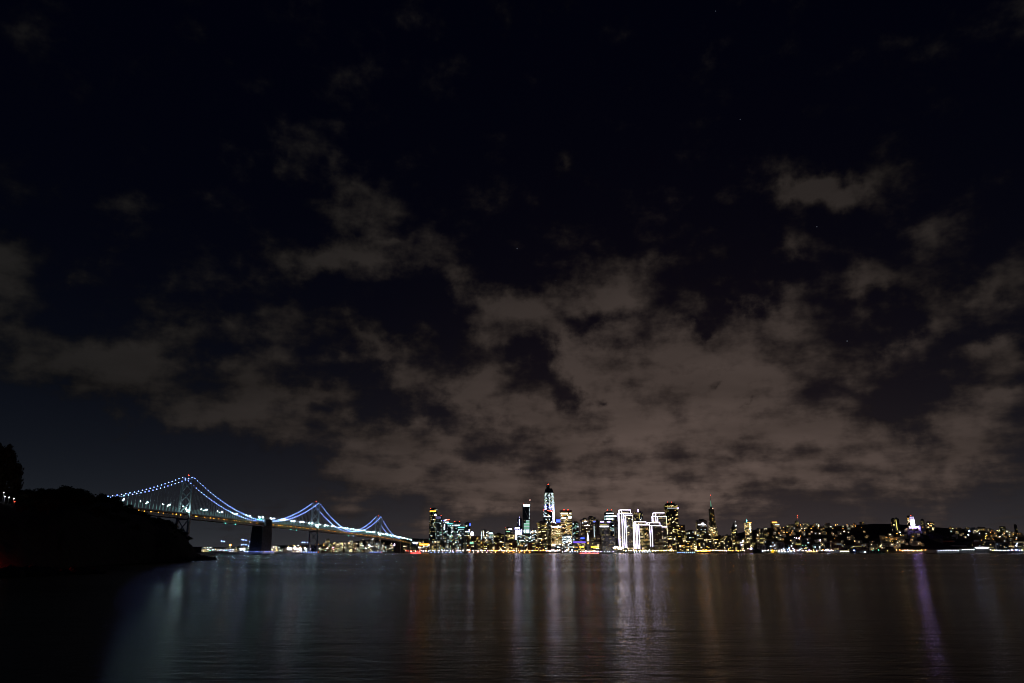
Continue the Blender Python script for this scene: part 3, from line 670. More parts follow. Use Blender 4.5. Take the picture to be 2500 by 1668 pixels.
# --- faceted glass tower with a lit top
t = tower(1276, 1295, 1234, 3600, -8, .8, blue_glass, 'dim', .02, 0, 'glass_tower', 'tall faceted glass tower under construction with blazing white top', top=None)
sign(t, 'lit_top', 1278, 1231.5, 1293.5, 1236.5, 'cool_hi'); slant(t, 1278, 1238, 1291, 1268, 'cool_dim', 'brace_edge'); [sign(t, 'work_light', 1291.8, 1240 + 3.2 * k, 1293.4, 1241.2 + 3.2 * k, 'cool') for k in range(9)]
for k in range(14): sign(t, 'lit_floor', 1279 if k > 2 else 1284, 1271 + 2.3 * k, 1292.5, 1272 + 2.3 * k, 'green' if k % 3 else 'cool')
sign(t, 'work_light', 1279, 1294, 1282, 1300, 'cool_hi'); sign(t, 'work_light', 1285, 1294, 1291.5, 1301, 'cool_hi'); beacon(t, 1294, 1221, key='lamp_pink', r=.8); beacon(t, 1277, 1231, r=.55)
for k in list(t.root.children):
    if k.name.startswith('brace_edge'): k.data.materials[0] = steel
# --- towers round the rounded skyscraper
tower(1294, 1312, 1294, 3420, 10, .7, dark_concrete, 'white', .38, .3, 'office_block', 'lit block between the faceted glass tower and the dark brown tower')
tower(1262, 1300, 1306, 3330, 8, .5, concrete, 'cool', .32, .5, 'office_block', 'broad office block with long bands of green-white windows below the glass tower')
tower(1311, 1336, 1275, 3380, 12, .8, granite, 'gold', .30, .05, 'office_tower', 'dark brown tower with scattered yellow windows', ymid=1315)
t = tower(1327, 1352, 1247, 3560, -12, .7, dark_glass, 'white', .16, .08, 'office_tower', 'dark tower with red roof line in front of the rounded skyscraper'); slant(t, 1336, 1246.6, 1349, 1248.4, 'sign_red', 'crown_light'); beacon(t, 1327.5, 1245.5, r=1.0); sign(t, 'corner_lights', 1350.2, 1250, 1353.2, 1276, 'strip')
tower(1335, 1347, 1281, 3340, 10, .8, grey_panel, 'dim', .12, 0, 'office_tower', 'narrow plain grey tower between two brown lit towers')
# rounded skyscraper
c = at(1341.5, 1310, 3700); c.z = gz(c.x, c.y); rs = root('rounded_skyscraper', c, 0, 'tallest tower of the skyline, rounded and tapering, still under construction', 'building')
zz = lambda y: at(1341.5, y, 3700).z - c.z
mpp = (at(1342.5, 1310, 3700) - at(1341.5, 1310, 3700)).x
prof = [(12.6 * mpp, -3), (12.6 * mpp, zz(1290)), (12.3 * mpp, zz(1250)), (11.6 * mpp, zz(1225)), (10.6 * mpp, zz(1206)), (9.4 * mpp, zz(1199)), (7.6 * mpp, zz(1193))]
MB().lathe(c, prof, 28, 0, .8, .3).build('wall', dark_glass, rs)
MB().box(c + Vector((-2 * mpp, 0, zz(1194))), (7 * mpp, 7 * mpp, zz(1185.5) - zz(1194)), .2).build('core', dark_concrete, rs)
MB().tube([c + Vector((-1.5 * mpp, 0, zz(1186))), c + Vector((-1.5 * mpp, 0, zz(1183)))], .5).build('crane_mast', steel, rs); MB().bar(c + Vector((-4 * mpp, -3, zz(1184))), c + Vector((6 * mpp, -3, zz(1186.5))), .8).build('crane_jib', steel, rs)
put('beacon', ball_mesh('lamp_red'), c + Vector((-1.5 * mpp, 0, zz(1182.6))), rs, 1.3)
def rad(z):
    for (a, za), (b, zb) in zip(prof, prof[1:]):
        if za <= z <= zb: return a + (b - a) * (z - za) / (zb - za)
    return prof[-1][0]
mb = MB(); r = random.Random(5)
for k in range(78):
    y = 1205.5 + k * 1.5; 
    if 1213 < y < 1216 or y > 1321: continue
    z = zz(y); R = rad(z) * 1.015
    for j in range(40):
        a = math.pi + (j + .5) * math.pi / 40; xx = math.cos(a)
        col = max(math.exp(-((xx + .72) / .17) ** 2), math.exp(-((xx - .02) / .12) ** 2), math.exp(-((xx - .66) / .20) ** 2))
        if y > 1277: col *= .35
        lit = r.random() < .12 + .9 * col
        q = R / (abs(math.cos(a - .3)) ** 3.6 + abs(math.sin(a - .3)) ** 3.6) ** (1 / 3.6); a2 = a + math.pi / 44; q2 = R / (abs(math.cos(a2 - .3)) ** 3.6 + abs(math.sin(a2 - .3)) ** 3.6) ** (1 / 3.6)
        P = c + Vector((math.cos(a) * q, math.sin(a) * q, z)); Q = c + Vector((math.cos(a2) * q2, math.sin(a2) * q2, z)); h = Vector((0, 0, 1.9))
        key = r.choice(['cool', 'cool', 'cool_hi', 'yellow', 'green', 'cool']) if y < 1234 else r.choice(['cool_hi', 'violet', 'cool', 'blue', 'cool_hi'])
        mb.quad(P, Q, Q + h, P + h, 1 + KEYS.index(key) if lit else 0)
mb.build('windows', WM, rs, 'stuff')
for x, y in ((1333, 1236), (1336, 1238.5), (1345, 1239.5), (1349, 1234), (1351, 1242), (1333, 1243), (1347.5, 1236.5)):
    p = at(x, y, 3700 - 12 * mpp); put('work_light', ball_mesh('lamp_violet' if x % 2 else 'lamp_white'), p, rs, 1.3)
t = tower(1345, 1371, 1281, 3300, 9, .8, granite, 'gold', .55, .12, 'office_tower', 'brown tower with white light line under its cornice', wf=(.66, .5)); sign(t, 'crown_light', 1346, 1285.5, 1370, 1287.2, 'sign_white'); MB().box(t.c + Vector((0, 0, t.zt - t.zg)), (t.w * 1.03, t.d * 1.03, 6), t.rz).build('cornice', brick_m, t.root); beacon(t, 1349, 1278, key='lamp_pink', r=.9); beacon(t, 1357, 1277, key='lamp_white', r=1.1); beacon(t, 1365, 1278.5, key='lamp_amber', r=.9); sign(t, 'lit_base', 1347, 1328, 1369, 1334, 'warm_hi')
sg = root('roof_billboard', face(t, 1363, 1277, -8), t.rz, 'blue glowing roof sign beside the brown cornice tower', 'sign'); a = face(t, 1358.5, 1275, -8); b = face(t, 1367.5, 1275, -8); a.z = b.z = face(t, 1360, 1275, -8).z; mb = MB(); e = Vector((0, 0, 11)); mb.hexa([a, b, b - t.n, a - t.n, a + e, b + e, b - t.n + e, a - t.n + e]); mb.build('panel', E_['sign_blue'], sg); [MB().bar(q - Vector((0, 0, a.z - t.zt)), q + Vector((0, 0, .5)), .5).build('post', steel, sg) for q in (a + t.u * 2 - t.n * 1.6, b - t.u * 2 - t.n * 1.6)]
t = tower(1368, 1397, 1250, 3340, 8, .75, granite, 'gold', .58, .1, 'office_tower', 'tall brown tower full of warm windows with two red roof beacons', wf=(.66, .5)); MB().box(t.c + Vector((0, 0, t.zt - t.zg)), (t.w * 1.03, t.d * 1.03, 7), t.rz).build('cornice', brick_m, t.root); sign(t, 'crown_light', 1369.5, 1253, 1386, 1255, 'sign_white'); sign(t, 'crown_light', 1390.5, 1253, 1394, 1255, 'sign_white'); sign(t, 'lit_floors', 1387, 1261, 1395, 1265.5, 'cool_hi'); sign(t, 'lit_floors', 1371, 1264, 1381, 1266, 'cool_hi'); beacon(t, 1377, 1245.3, r=1.2); beacon(t, 1387, 1245.3, r=1.2)
t = tower(1372, 1396, 1307, 3180, 6, .5, blue_glass, 'white', .75, .3, 'office_block', 'bluish-white brightly lit block below the tall warm tower', bw=4.4)
tower(1397, 1413, 1276, 3480, 14, .7, dark_concrete, 'cool', .34, .05, 'office_tower', 'dark tower with greenish upper windows beside the tall warm tower')
t = tower(1417, 1440, 1268, 3420, 8, .7, rose, 'office', .2, .12, 'office_tower', 'flat-topped grey-rose tower with one white lit floor, left part of a pair'); sign(t, 'lit_floor', 1427, 1282.5, 1440, 1283.6, 'warm_hi'); sign(t, 'crown_light', 1427, 1273, 1432, 1274.6, 'cool_hi')
t = tower(1436, 1456, 1263, 3480, 8, .7, rose, 'dim', .25, .06, 'office_tower', 'taller grey-rose slab behind the flat-topped one'); sign(t, 'crown_light', 1449, 1272.5, 1453, 1274.6, 'sign_blue'); sign(t, 'light_column', 1450.5, 1284, 1451.8, 1312, 'cool')
tower(1454, 1466, 1272, 3520, -14, .8, rose, 'dim', .05, 0, 'office_tower', 'plain rose stone tower slab with hardly any lit window')
t = tower(1464, 1491, 1272, 3360, 10, .7, concrete, 'dim', .2, .03, 'ribbed_tower', 'pale ribbed tower with pink-violet signs at its roof corners', bw=3.2, wf=(.45, .7)); sign(t, 'roof_sign', 1465.5, 1273, 1474, 1275, 'sign_violet'); sign(t, 'roof_sign', 1483, 1273, 1489.5, 1275, 'sign_violet'); sign(t, 'lit_floor', 1464.5, 1284.5, 1485.5, 1286.6, 'sign_white'); sign(t, 'lit_floor', 1465, 1281, 1482, 1282, 'yellow')
t = tower(1477, 1502, 1252, 3560, -10, .8, dark_glass, 'cool', .25, .2, 'office_tower', 'round-topped dark tower with stacked white light rings'); [sign(t, 'light_ring', a, y, b, y + h, 'cool_hi') for a, b, y, h in ((1480, 1498, 1253, 1.6), (1479, 1505, 1259.5, 2.4), (1479, 1497, 1267, 1.3))]; pz = t.c + Vector((0, 0, t.zt - t.zg)); MB().lathe(pz, [(t.w * .45, 0), (t.w * .42, 4), (t.w * .28, 7), (t.w * .05, 8)], 18).build('round_roof', dark_glass, t.root); beacon(t, 1482.5, 1245.5, r=.8); beacon(t, 1493, 1245, r=.8)
tower(1468, 1501, 1313, 3180, 6, .5, grey_panel, 'dim', .22, .04, 'office_block', 'low grey block by the very bright floodlights', bw=3.6)
tower(1500, 1513, 1265, 3440, 10, .8, concrete, 'dim', .08, .05, 'office_tower', 'grey tower tucked against the tallest outlined tower', bw=3.6)
tower(1455, 1470, 1308, 3240, -12, .8, rose, 'dim', .12, 0, 'office_block', 'low rose block lit from the street beside the ferry hall')
# --- four towers outlined with light tubes
def outlined(label, Y, slabs, ybot, pal, p):
    c0 = slabs[0]; base = gnd(c0[1], Y); th = math.radians(24); pc = Vector((base.x, base.y, base.z))
    rt = root('outlined_tower', pc, 0, label, 'building', 'towers outlined with light')
    for k, (xe, xc, xr, ytop, dY, opts) in enumerate(slabs):
        SEED[0] += 1; r = random.Random(SEED[0]); Yk = Y + dY; P = at(xc, 1310, Yk); P.z = gz(P.x, P.y)
        rz = -math.atan2(P.x, P.y) + th; u = Vector((math.cos(rz), math.sin(rz), 0)); n = Vector((math.sin(rz), -math.cos(rz), 0))
        w = (at(xr, 1310, Yk).x - P.x) / math.cos(th); d = max(4, (P.x - at(xe, 1310, Yk).x) / math.sin(th)); zt = at(xc, ytop, Yk).z; h = zt - P.z
        ctr = P + u * (w / 2) - n * (d / 2)
        sl = MB().box(ctr - Vector((0, 0, 2)), (w, d, h + 2), rz).build('slab', olive, rt)
        wb = MB(); windows(wb, r, P.copy(), u, n, w, P.z + 4, zt - 3, PAL[pal], p, .06, 4.6, 3.9, (.7, .5)); windows(wb, r, P - n * d, n, -u, d, P.z + 4, zt - 3, PAL['dim'], p * .4, 0, 4.6, 3.9); windows(wb, r, P + u * w, -n, u, d, P.z + 4, zt - 3, PAL['dim'], p * .4, 0, 4.6, 3.9)
        wb.build('windows', WM, sl, 'stuff')
        R = 1.05; f = n * .9 - u * .9; zb = at(xc, ybot, Yk).z; e = Vector((0, 0, 1))
        def tube(a, b, key='strip', rr=R): MB().bar(a, b, rr * .85).build('light_tube', E_[key], sl)
        top = Vector((0, 0, zt - P.z)); bot = Vector((0, 0, max(0, zb - P.z)))
        tube(P + f + bot, P + f + top)
        tube(P + f + top + u * 1.2, P + u * w + n * .9 + top)
        tube(P - n * d - u * .9 + top, P + f + top - n * 1.2)
        if 'l' in opts: tube(P - n * d - u * .9 + bot, P - n * d - u * .9 + top - e)
        if 'r' in opts: tube(P + u * w + n * .9 + bot, P + u * w + n * .9 + top - e * 1.3, 'strip_warm', .7)
        if 's' in opts: tube(P + u * w + n * .9 + top - e * 14, P + u * w + n * .9 + top - e * 1.3, 'strip', .6)
    return rt
outlined('tallest tower outlined in white-violet tubes, leftmost of the four outlined towers', 3160, [(1514, 1520.3, 1542, 1245, 0, 'ls'), (1511.5, 1513.4, 1521, 1253.6, 8, 'l'), (1521.8, 1525.3, 1545, 1253.4, -22, ''), (1526.5, 1529.6, 1546.3, 1257.8, -44, 'r')], 1338, 'office', .14)
outlined('short tower outlined in light beside the tallest outlined one', 3060, [(1549.8, 1553.8, 1578.7, 1273.8, 0, 'ls'), (1547.6, 1549.6, 1560, 1280.6, 10, 'l'), (1554.3, 1556.8, 1580, 1281, -18, ''), (1558, 1561, 1585.5, 1281.4, -36, '')], 1340, 'gold', .32)
outlined('short tower outlined in light in front of the second tall outlined one', 3090, [(1582.5, 1587.7, 1612.4, 1276, 0, 'ls'), (1589.6, 1592.8, 1616.6, 1283, -26, '')], 1334, 'dim', .14)
outlined('second tall outlined tower standing behind the two short ones', 3420, [(1597, 1603.8, 1625, 1252.2, 0, 'l'), (1594.6, 1596.6, 1604, 1260.4, 10, 'l'), (1605.5, 1608.2, 1629, 1261, -24, 'r'), (1613, 1616.6, 1629.6, 1286.6, -44, 'r')], 1336, 'office', .2)
t = tower(1549, 1572, 1251, 3650, 8, .8, stone, 'office', .3, .04, 'twin_spire_tower', 'pale tower with twin spires rising behind the outlined towers'); sign(t, 'light_column', 1560.5, 1253, 1561.6, 1267, 'yellow'); [MB().tube([face(t, x, 1250, -12), face(t, x, 1236.5, -12)], [1.3, .4], 6).build('spire', steel, t.root) for x in (1557.4, 1560)]; sign(t, 'spire_light', 1557, 1244, 1559, 1249.5, 'sign_violet')
t = tower(1624, 1657, 1233, 3850, 9, .8, granite, 'gold', .26, .08, 'office_tower', 'broad dark skyscraper with teal light line near its roof behind the outlined towers', ymid=1290); sign(t, 'crown_light', 1629, 1240.5, 1656, 1241.3, 'cool'); sign(t, 'crown_light', 1653, 1240, 1657, 1242.4, 'sign_violet'); [sign(t, 'lit_stair', x, 1235.5, x + 1.2, 1239, 'warm') for x in (1635, 1639)]; MB().box(t.c + Vector((0, 0, t.zt - t.zg)), (t.w * .62, t.d * .6, 11), t.rz).build('upper_block', granite, t.root); beacon(t, 1630.5, 1226, r=.85); beacon(t, 1640, 1226, r=.85)
tower(1631, 1673, 1282, 3500, 6, .5, granite, 'gold', .26, .12, 'office_block', 'wide dark block with flat roof below the broad skyscraper')
tower(1674, 1700, 1297, 3480, 9, .6, dark_concrete, 'office', .26, .05, 'office_block', 'mid-rise with a vertical string of white lamps on its corner')
t = tower(1701, 1727, 1271, 3430, 7, .7, olive, 'office', .24, .04, 'office_tower', 'pale tower with white light band near its blank top, left of the pyramid'); sign(t, 'light_band', 1704.5, 1280.3, 1722, 1281.8, 'sign_white'); sign(t, 'light_band', 1713.5, 1277, 1718.5, 1281, 'sign_white'); sign(t, 'blank_top', 1702, 1271.5, 1726, 1276, 'yellow_dim'); [c for c in t.root.children if c.name.startswith('blank_top')][0].data.materials[0] = concrete
# pyramid tower
pc = at(1743, 1330, 3500); pc.z = gz(pc.x, pc.y); py = root('pyramid_tower', pc, -math.atan2(pc.x, pc.y) + .45, 'slender pyramid skyscraper with green-lit spire and red tip', 'building')
zP = lambda y: at(1738, y, 3500).z - pc.z; H = zP(1209); half = 23.0
MB().box(pc - Vector((0, 0, 2)), (half * 2, half * 2, zP(1252) + 2), -math.atan2(pc.x, pc.y) + .45, 0, 1 - zP(1252) / H).build('wall', olive, py)
MB().lathe(pc + Vector((0, 0, zP(1252))), [(half * 1.2 * (1 - zP(1252) / H), 0), (half * 1.2 * (1 - zP(1237) / H), zP(1237) - zP(1252))], 4, 0, 0, .45 + math.pi / 4 - math.atan2(pc.x, pc.y)).build('upper_spire', olive, py)
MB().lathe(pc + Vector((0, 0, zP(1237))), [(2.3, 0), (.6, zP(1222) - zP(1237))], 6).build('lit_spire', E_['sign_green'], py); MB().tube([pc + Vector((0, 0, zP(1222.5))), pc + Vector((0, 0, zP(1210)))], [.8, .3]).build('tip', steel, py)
put('beacon', ball_mesh('lamp_red'), pc + Vector((0, 0, zP(1209))), py, .7)
rz = -math.atan2(pc.x, pc.y) + .45; uu = Vector((math.cos(rz), math.sin(rz), 0)); nn = Vector((math.sin(rz), -math.cos(rz), 0)); r = random.Random(77); mb = MB()
for k in range(44):
    z = 8 + k * (zP(1252) - 8) / 44; hw = half * (1 - z / H) + .25
    for (cu, cn) in ((uu, nn), (nn, -uu)):
        for j in range(7):
            x = (j - 3) * hw * .27; a = pc + cu * (x - hw * .1) + cn * hw + Vector((0, 0, z)); b = a + cu * hw * .2; h = Vector((0, 0, 2.3)) - cn * .4
            lit = r.random() < (.42 if k < 26 else .06); mb.quad(a, b, b + h, a + h, pick(r, PAL['gold']) if lit else 0)
mb.build('windows', WM, py, 'stuff')
for cu in (uu, -uu): MB().box(pc + cu * (half * (1 - zP(1270) / H)) + Vector((0, 0, zP(1285))), (5, 8, zP(1243) - zP(1285)), rz, 0, .8).build('wing', olive, py)
put('beacon', ball_mesh('lamp_pink'), pc + uu * 8 + Vector((0, 0, zP(1242))), py, .7)
# --- right of the pyramid
t = tower(1786, 1800, 1288, 3650, 10, .8, dark_concrete, 'gold', .32, 0, 'hotel_tower', 'dark tower with white lit pointed peak right of the pyramid'); MB().lathe(t.c + Vector((0, 0, t.zt - t.zg)), [(8, 0), (5, 12), (1, 22), (.3, 30)], 6).build('peak', concrete, t.root); beacon(t, 1796.5, 1283.5, key='lamp_white', r=1.6); beacon(t, 1795, 1274.5, key='lamp_white', r=.55)
t = tower(1819, 1836, 1276, 3650, 8, .8, stone, 'gold', .55, 0, 'hotel_tower', 'tall hotel tower with blue-lit roof cone and glowing right edge'); sign(t, 'edge_light', 1833.2, 1277, 1834.4, 1317, 'strip_warm'); sign(t, 'crown_light', 1824, 1275.6, 1835, 1277, 'amber'); MB().lathe(face(t, 1823, 1275.5, -6), [(3.4, 0), (1.4, 7), (.3, 16)], 8).build('roof_cone', E_['sign_teal'], t.root); beacon(t, 1823.5, 1271.5, key='lamp_blue', r=1.0)
t = tower(1884, 1903, 1275, 3950, 6, .7, stone, 'gold', .10, .02, 'hotel_tower', 'lone block with amber-lit top standing on the hill'); sign(t, 'lit_top', 1885, 1274, 1897, 1277.2, 'amber'); sign(t, 'lit_floor', 1892, 1280.2, 1903, 1281.8, 'cool'); sign(t, 'lit_floor', 1890, 1283.6, 1903, 1285, 'warm')
t = tower(1944, 1953, 1273, 3950, 10, .9, dark_concrete, 'gold', .28, 0, 'apartment_tower', 'slim dark tower on the hill with two red beacons stacked'); beacon(t, 1946.7, 1259.4, r=1.1); beacon(t, 1947.2, 1263.8, r=1.0)
t = tower(1973, 1989, 1282, 3950, 8, .6, dark_concrete, 'gold', .36, .08, 'apartment_tower', 'apartment block on the hilltop with lit roof edge'); 
t = tower(1988, 2004, 1281, 3930, 8, .6, stone, 'gold', .3, .08, 'apartment_tower', 'apartment block on the hill with glowing vertical edge'); sign(t, 'edge_light', 1999, 1281, 2001, 1297, 'strip_warm')
t = tower(1929, 1946, 1288, 3880, 8, .6, stone, 'gold', .3, .05, 'apartment_block', 'apartment block at the foot of the twin-beacon tower')
tower(1955, 1970, 1288, 3850, -8, .6, paint[2], 'gold', .34, .05, 'apartment_block', 'ochre apartment block just right of the twin-beacon tower')
t = tower(2181, 2191, 1268, 3500, 8, .8, dark_concrete, 'gold', .18, 0, 'apartment_tower', 'left one of two dim towers left of the floodlit round tower')
t = tower(2190, 2200, 1267, 3480, 8, .8, dark_concrete, 'dim', .2, 0, 'apartment_tower', 'right one of two dim towers, with amber stair light'); sign(t, 'stair_light', 2190, 1269, 2191.6, 1294, 'yellow'); beacon(t, 2194, 1297, key='lamp_blue', r=1.9)
t = tower(2221, 2232, 1262, 3620, 8, .8, dark_concrete, 'gold', .3, 0, 'apartment_tower', 'dark tower with red beacon directly behind the floodlit round tower'); beacon(t, 2223.5, 1258.7, r=.9)
t = tower(2253, 2262, 1270, 3620, 8, .8, concrete, 'dim', .2, 0, 'apartment_tower', 'faint grey tower just right of the floodlit round tower')
t = tower(2266, 2284, 1276, 3620, 8, .6, dark_concrete, 'gold', .3, 0, 'apartment_block', 'dim apartment block with few warm windows right of the floodlit tower')
tower(2333, 2350, 1289, 3700, 8, .6, rose, 'dim', .06, 0, 'apartment_block', 'large dim blank block on the skyline by the green-white lamp')
tower(2444, 2458, 1286, 3750, 8, .6, paint[2], 'dim', .3, 0, 'apartment_block', 'ochre apartment block on the far hill near the photo edge')
tower(2480, 2487, 1282, 3780, 8, .8, dark_concrete, 'dim', .05, 0, 'apartment_tower', 'thin unlit tower on the far hill next to the photo edge')
# --- floodlit round tower on the hill
b = gnd(2238.5, 2990); b.z = at(2238.5, 1289, 2990).z - 1; zt = at(2236, 1261, 2990).z - b.z; R = 6.1 * 2990 / F * .5 * 1.55
ct = root('round_tower', b, 0, 'white floodlit round tower on the dark wooded hill', 'tower')
mb = MB(); mb.lathe((b.x, b.y, b.z), [(R * 1.05, 0), (R, zt * .1), (R * .97, zt * .78)], 28); mb.build('shaft', pale, ct)
for k in range(14):
    a = k * math.tau / 14; MB().bar(b + Vector((math.cos(a) * R, math.sin(a) * R, 0)), b + Vector((math.cos(a) * R * .96, math.sin(a) * R * .96, zt * .78)), .9).build('flute', pale, ct)
    MB().box(b + Vector((math.cos(a) * R * .86, math.sin(a) * R * .86, zt * .78)), (1.5, 1.5, zt * .07), a).build('column', pale, ct)
MB().lathe(b + Vector((0, 0, zt * .85)), [(R * .97, 0), (R * .97, zt * .12), (R * .8, zt * .13), (R * .8, zt * .15)], 28).build('crown', pale, ct)
MB().lathe(b + Vector((0, 0, zt * .77)), [(R * .7, 0), (R * .7, zt * .09)], 20).build('inner_drum', pale, ct)
MB().box(b - Vector((0, 0, 3)), (19, 19, 5.5), .3).build('base', pale, ct)
for k, a in enumerate((-2.7, -2.15, -1.57, -1.0, -.45)):
    p = b + Vector((math.cos(a) * 19, math.sin(a) * 19, 3.2)); fl = put('floodlight', ball_mesh('flood_violet'), p, ct, .95)
    ld = bpy.data.lights.new('flood_beam', 'SPOT'); ld.energy = 1.5e5; ld.color = (.70, .60, 1); ld.spot_size = math.radians(70); ld.spot_blend = .5; ld.shadow_soft_size = .6
    lo = bpy.data.objects.new('flood_beam', ld); COL.objects.link(lo); lo.location = p + Vector((0, 0, 1.5)); lo.rotation_euler = (b + Vector((0, 0, zt * .55)) - p).to_track_quat('-Z', 'Y').to_euler(); 
# --- ferry hall with clock tower
f0, f1, Yf = 1398, 1464, 3010
t = tower(f0, f1, 1325, Yf, 0, .28, stone, 'gold', .4, .05, 'ferry_hall', 'long ferry hall with purple-lit band and orange-lit arcade under a clock tower', cap=True, base=2.6)
sign(t, 'lit_band', 1399.5, 1321.8, 1430, 1325.8, 'sign_purple'); sign(t, 'lit_arcade', 1415, 1334.4, 1426, 1337.3, 'sign_orange'); sign(t, 'lit_arcade', 1443, 1334.4, 1462, 1337.3, 'sign_orange')
MB().box(t.c + Vector((0, 0, t.zt - t.zg + .8)), (t.w * .96, t.d * .5, 4.5), t.rz, 0, .9).build('roof_lantern', roof_m, t.root)
k0 = at(1436, 1336, Yf - 18); k0.z = 2.6; zc = lambda y: at(1436, y, Yf - 18).z - 2.6; cw = 9.6
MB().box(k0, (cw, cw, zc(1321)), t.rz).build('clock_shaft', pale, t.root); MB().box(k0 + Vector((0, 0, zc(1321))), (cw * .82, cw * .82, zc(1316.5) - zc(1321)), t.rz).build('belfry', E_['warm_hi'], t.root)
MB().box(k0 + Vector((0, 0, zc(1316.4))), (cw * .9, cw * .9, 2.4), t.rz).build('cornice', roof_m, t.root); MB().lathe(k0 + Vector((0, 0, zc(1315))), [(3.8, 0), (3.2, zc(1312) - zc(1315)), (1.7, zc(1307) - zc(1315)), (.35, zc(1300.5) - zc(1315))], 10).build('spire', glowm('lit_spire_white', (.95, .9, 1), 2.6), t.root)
MB().tube([k0 + Vector((0, -cw / 2 - .3, zc(1326.5))), k0 + Vector((0, -cw / 2 - .05, zc(1326.5)))], 3.1, 20).build('clock_face', E_['amber'], t.root)
tower(1428, 1442, 1313, 3120, 0, .8, rose, 'dim', .1, 0, 'office_block', 'blank grey block with blue sign behind the clock tower'); t = tower(1404, 1432, 1312, 3140, 0, .5, rose, 'dim', .06, 0, 'office_block', 'low dim block with blue roof sign left of the clock tower'); sign(t, 'roof_sign', 1418, 1312.6, 1426.5, 1316, 'sign_blue')
# dark ferry landing with a curved roof in front
a = gnd(1432, 2905); fl = root('ferry_landing', a, 0, 'dark curved ferry landing roof over a row of white lamps', 'building'); mb = MB(); pr = [(1364, 1347.5), (1372, 1341), (1388, 1337.6), (1410, 1336.6), (1470, 1337.2), (1494, 1338.2), (1500, 1343)]
for (xa, ya), (xb, yb) in zip(pr, pr[1:]):
    p, q = at(xa, ya, 2905), at(xb, yb, 2905); B = Vector((0, 26, 0)); D = Vector((0, 0, 1.2)); mb.hexa([p - D, q - D, q - D + B, p - D + B, p, q, q + B, p + B])
mb.build('roof', roof_m, fl); [MB().tube([Vector((at(x, 1345, 2906).x, 2907, -2)), at(x, 1341.5, 2907)], .6).build('pile', dark_concrete, fl) for x in range(1372, 1500, 9)]
p, q = at(1366, 1350, 2905), at(1500, 1350, 2905); MB().hexa([Vector((p.x, 2904, .8)), Vector((q.x, 2904, .8)), Vector((q.x, 2935, .8)), Vector((p.x, 2935, .8)), Vector((p.x, 2904, 2)), Vector((q.x, 2904, 2)), Vector((q.x, 2935, 2)), Vector((p.x, 2935, 2))]).build('deck', dark_concrete, fl)
p, q = at(1421, 1346.4, 2903.4), at(1462, 1346.4, 2903.4); MB().bar(p, q, .5, 1.3).build('light_line', E_['sign_white'], fl); p, q = at(1416, 1351, 2903), at(1462, 1351, 2903); MB().bar(p, q, .4, .6).build('edge_light', E_['edge_red'], fl)

# ---------------------------------------------------------------- clusters of lesser blocks
rnd = random.Random(21)
CL = [  # x range, n, roof range, distance range, walls, palette, p, name, label
 (985, 1062, 8, 1318, 1336, 3480, 3620, (brick_m, concrete, granite), 'gold', .4, 'waterfront_block', 'small lit block at the bridge landing below the orange-crowned tower'),
 (1060, 1140, 11, 1306, 1330, 3330, 3440, (dark_concrete, concrete, granite), 'flat', .42, 'apartment_block', 'lit mid-rise at the foot of the dark apartment towers'),
 (1140, 1262, 14, 1316, 1333, 3200, 3300, (brick_m, granite, olive, concrete), 'gold', .4, 'waterfront_block', 'warm lit mid-rise between the cup-shaped sign and the violet columns'),
 (1262, 1345, 9, 1320, 1335, 3130, 3230, (brick_m, concrete, granite), 'gold', .34, 'waterfront_block', 'low amber-lit block below the faceted glass tower'),
 (1345, 1400, 5, 1326, 1337, 3080, 3130, (stone, granite, olive), 'white', .55, 'waterfront_block', 'low brightly lit block at the foot of the brown cornice towers'),
 (1630, 1702, 8, 1300, 1326, 3250, 3400, (granite, olive, dark_concrete), 'gold', .36, 'apartment_block', 'lit mid-rise between the outlined towers and the pyramid'),
 (1700, 1795, 11, 1303, 1328, 3180, 3380, (granite, olive, dark_concrete), 'gold', .3, 'apartment_block', 'lit mid-rise at the foot of the pyramid tower'),
 (1780, 1880, 12, 1296, 1326, 3250, 3650, (stone, olive, rose), 'gold', .22, 'apartment_block', 'dim mid-rise around the hotel tower with glowing edge'),
 (1850, 2000, 10, 1318, 1332, 2960, 3120, (grey_panel, blue_glass, brick_m), 'cool', .16, 'waterfront_block', 'low dark block behind the piers below the hill of lights'),
 (2010, 2190, 9, 1322, 1334, 2900, 3000, (dark_concrete, brick_m, grey_panel), 'dim', .3, 'waterfront_block', 'low dim block at the foot of the wooded hill'),
 (2270, 2500, 9, 1320, 1332, 2850, 2960, (dark_concrete, brick_m, grey_panel), 'dim', .24, 'waterfront_block', 'low dim block behind the bright piers near the photo edge'),
 (640, 760, 9, 1327, 1341, 5000, 5600, (concrete, grey_panel), 'white', .4, 'warehouse', 'far lit block seen under the bridge between anchorage and middle tower'),
 (780, 960, 22, 1316, 1338, 4350, 5200, (concrete, granite, stone), 'flat', .4, 'apartment_block', 'far lit block seen under the bridge between middle and farthest tower'),
 (500, 612, 7, 1334, 1343, 5300, 5900, (concrete, grey_panel), 'flat', .4, 'warehouse', 'far low warehouse seen between headland and anchorage')]
for (x0, x1, n, r0, r1, ya, yb, walls, pal, p, nm, lb) in CL:
    for i in range(n):
        w = (x1 - x0) / n * rnd.uniform(.9, 1.5); xc = x0 + (x1 - x0) * (i + .5) / n + rnd.uniform(-1, 1)
        tower(xc - w / 2, xc + w / 2, rnd.uniform(r0, r1), rnd.uniform(ya, yb), rnd.choice((-14, -8, 6, 10, 16)), rnd.uniform(.4, .8), walls[i % len(walls)], pal, p * rnd.uniform(.6, 1.3), rnd.choice((0, 0, .15)), nm, lb, 'building', lb + 's' if False else nm.replace('_', ' ') + 's ' + lb.split(' ', 3)[-1], bw=5.5)
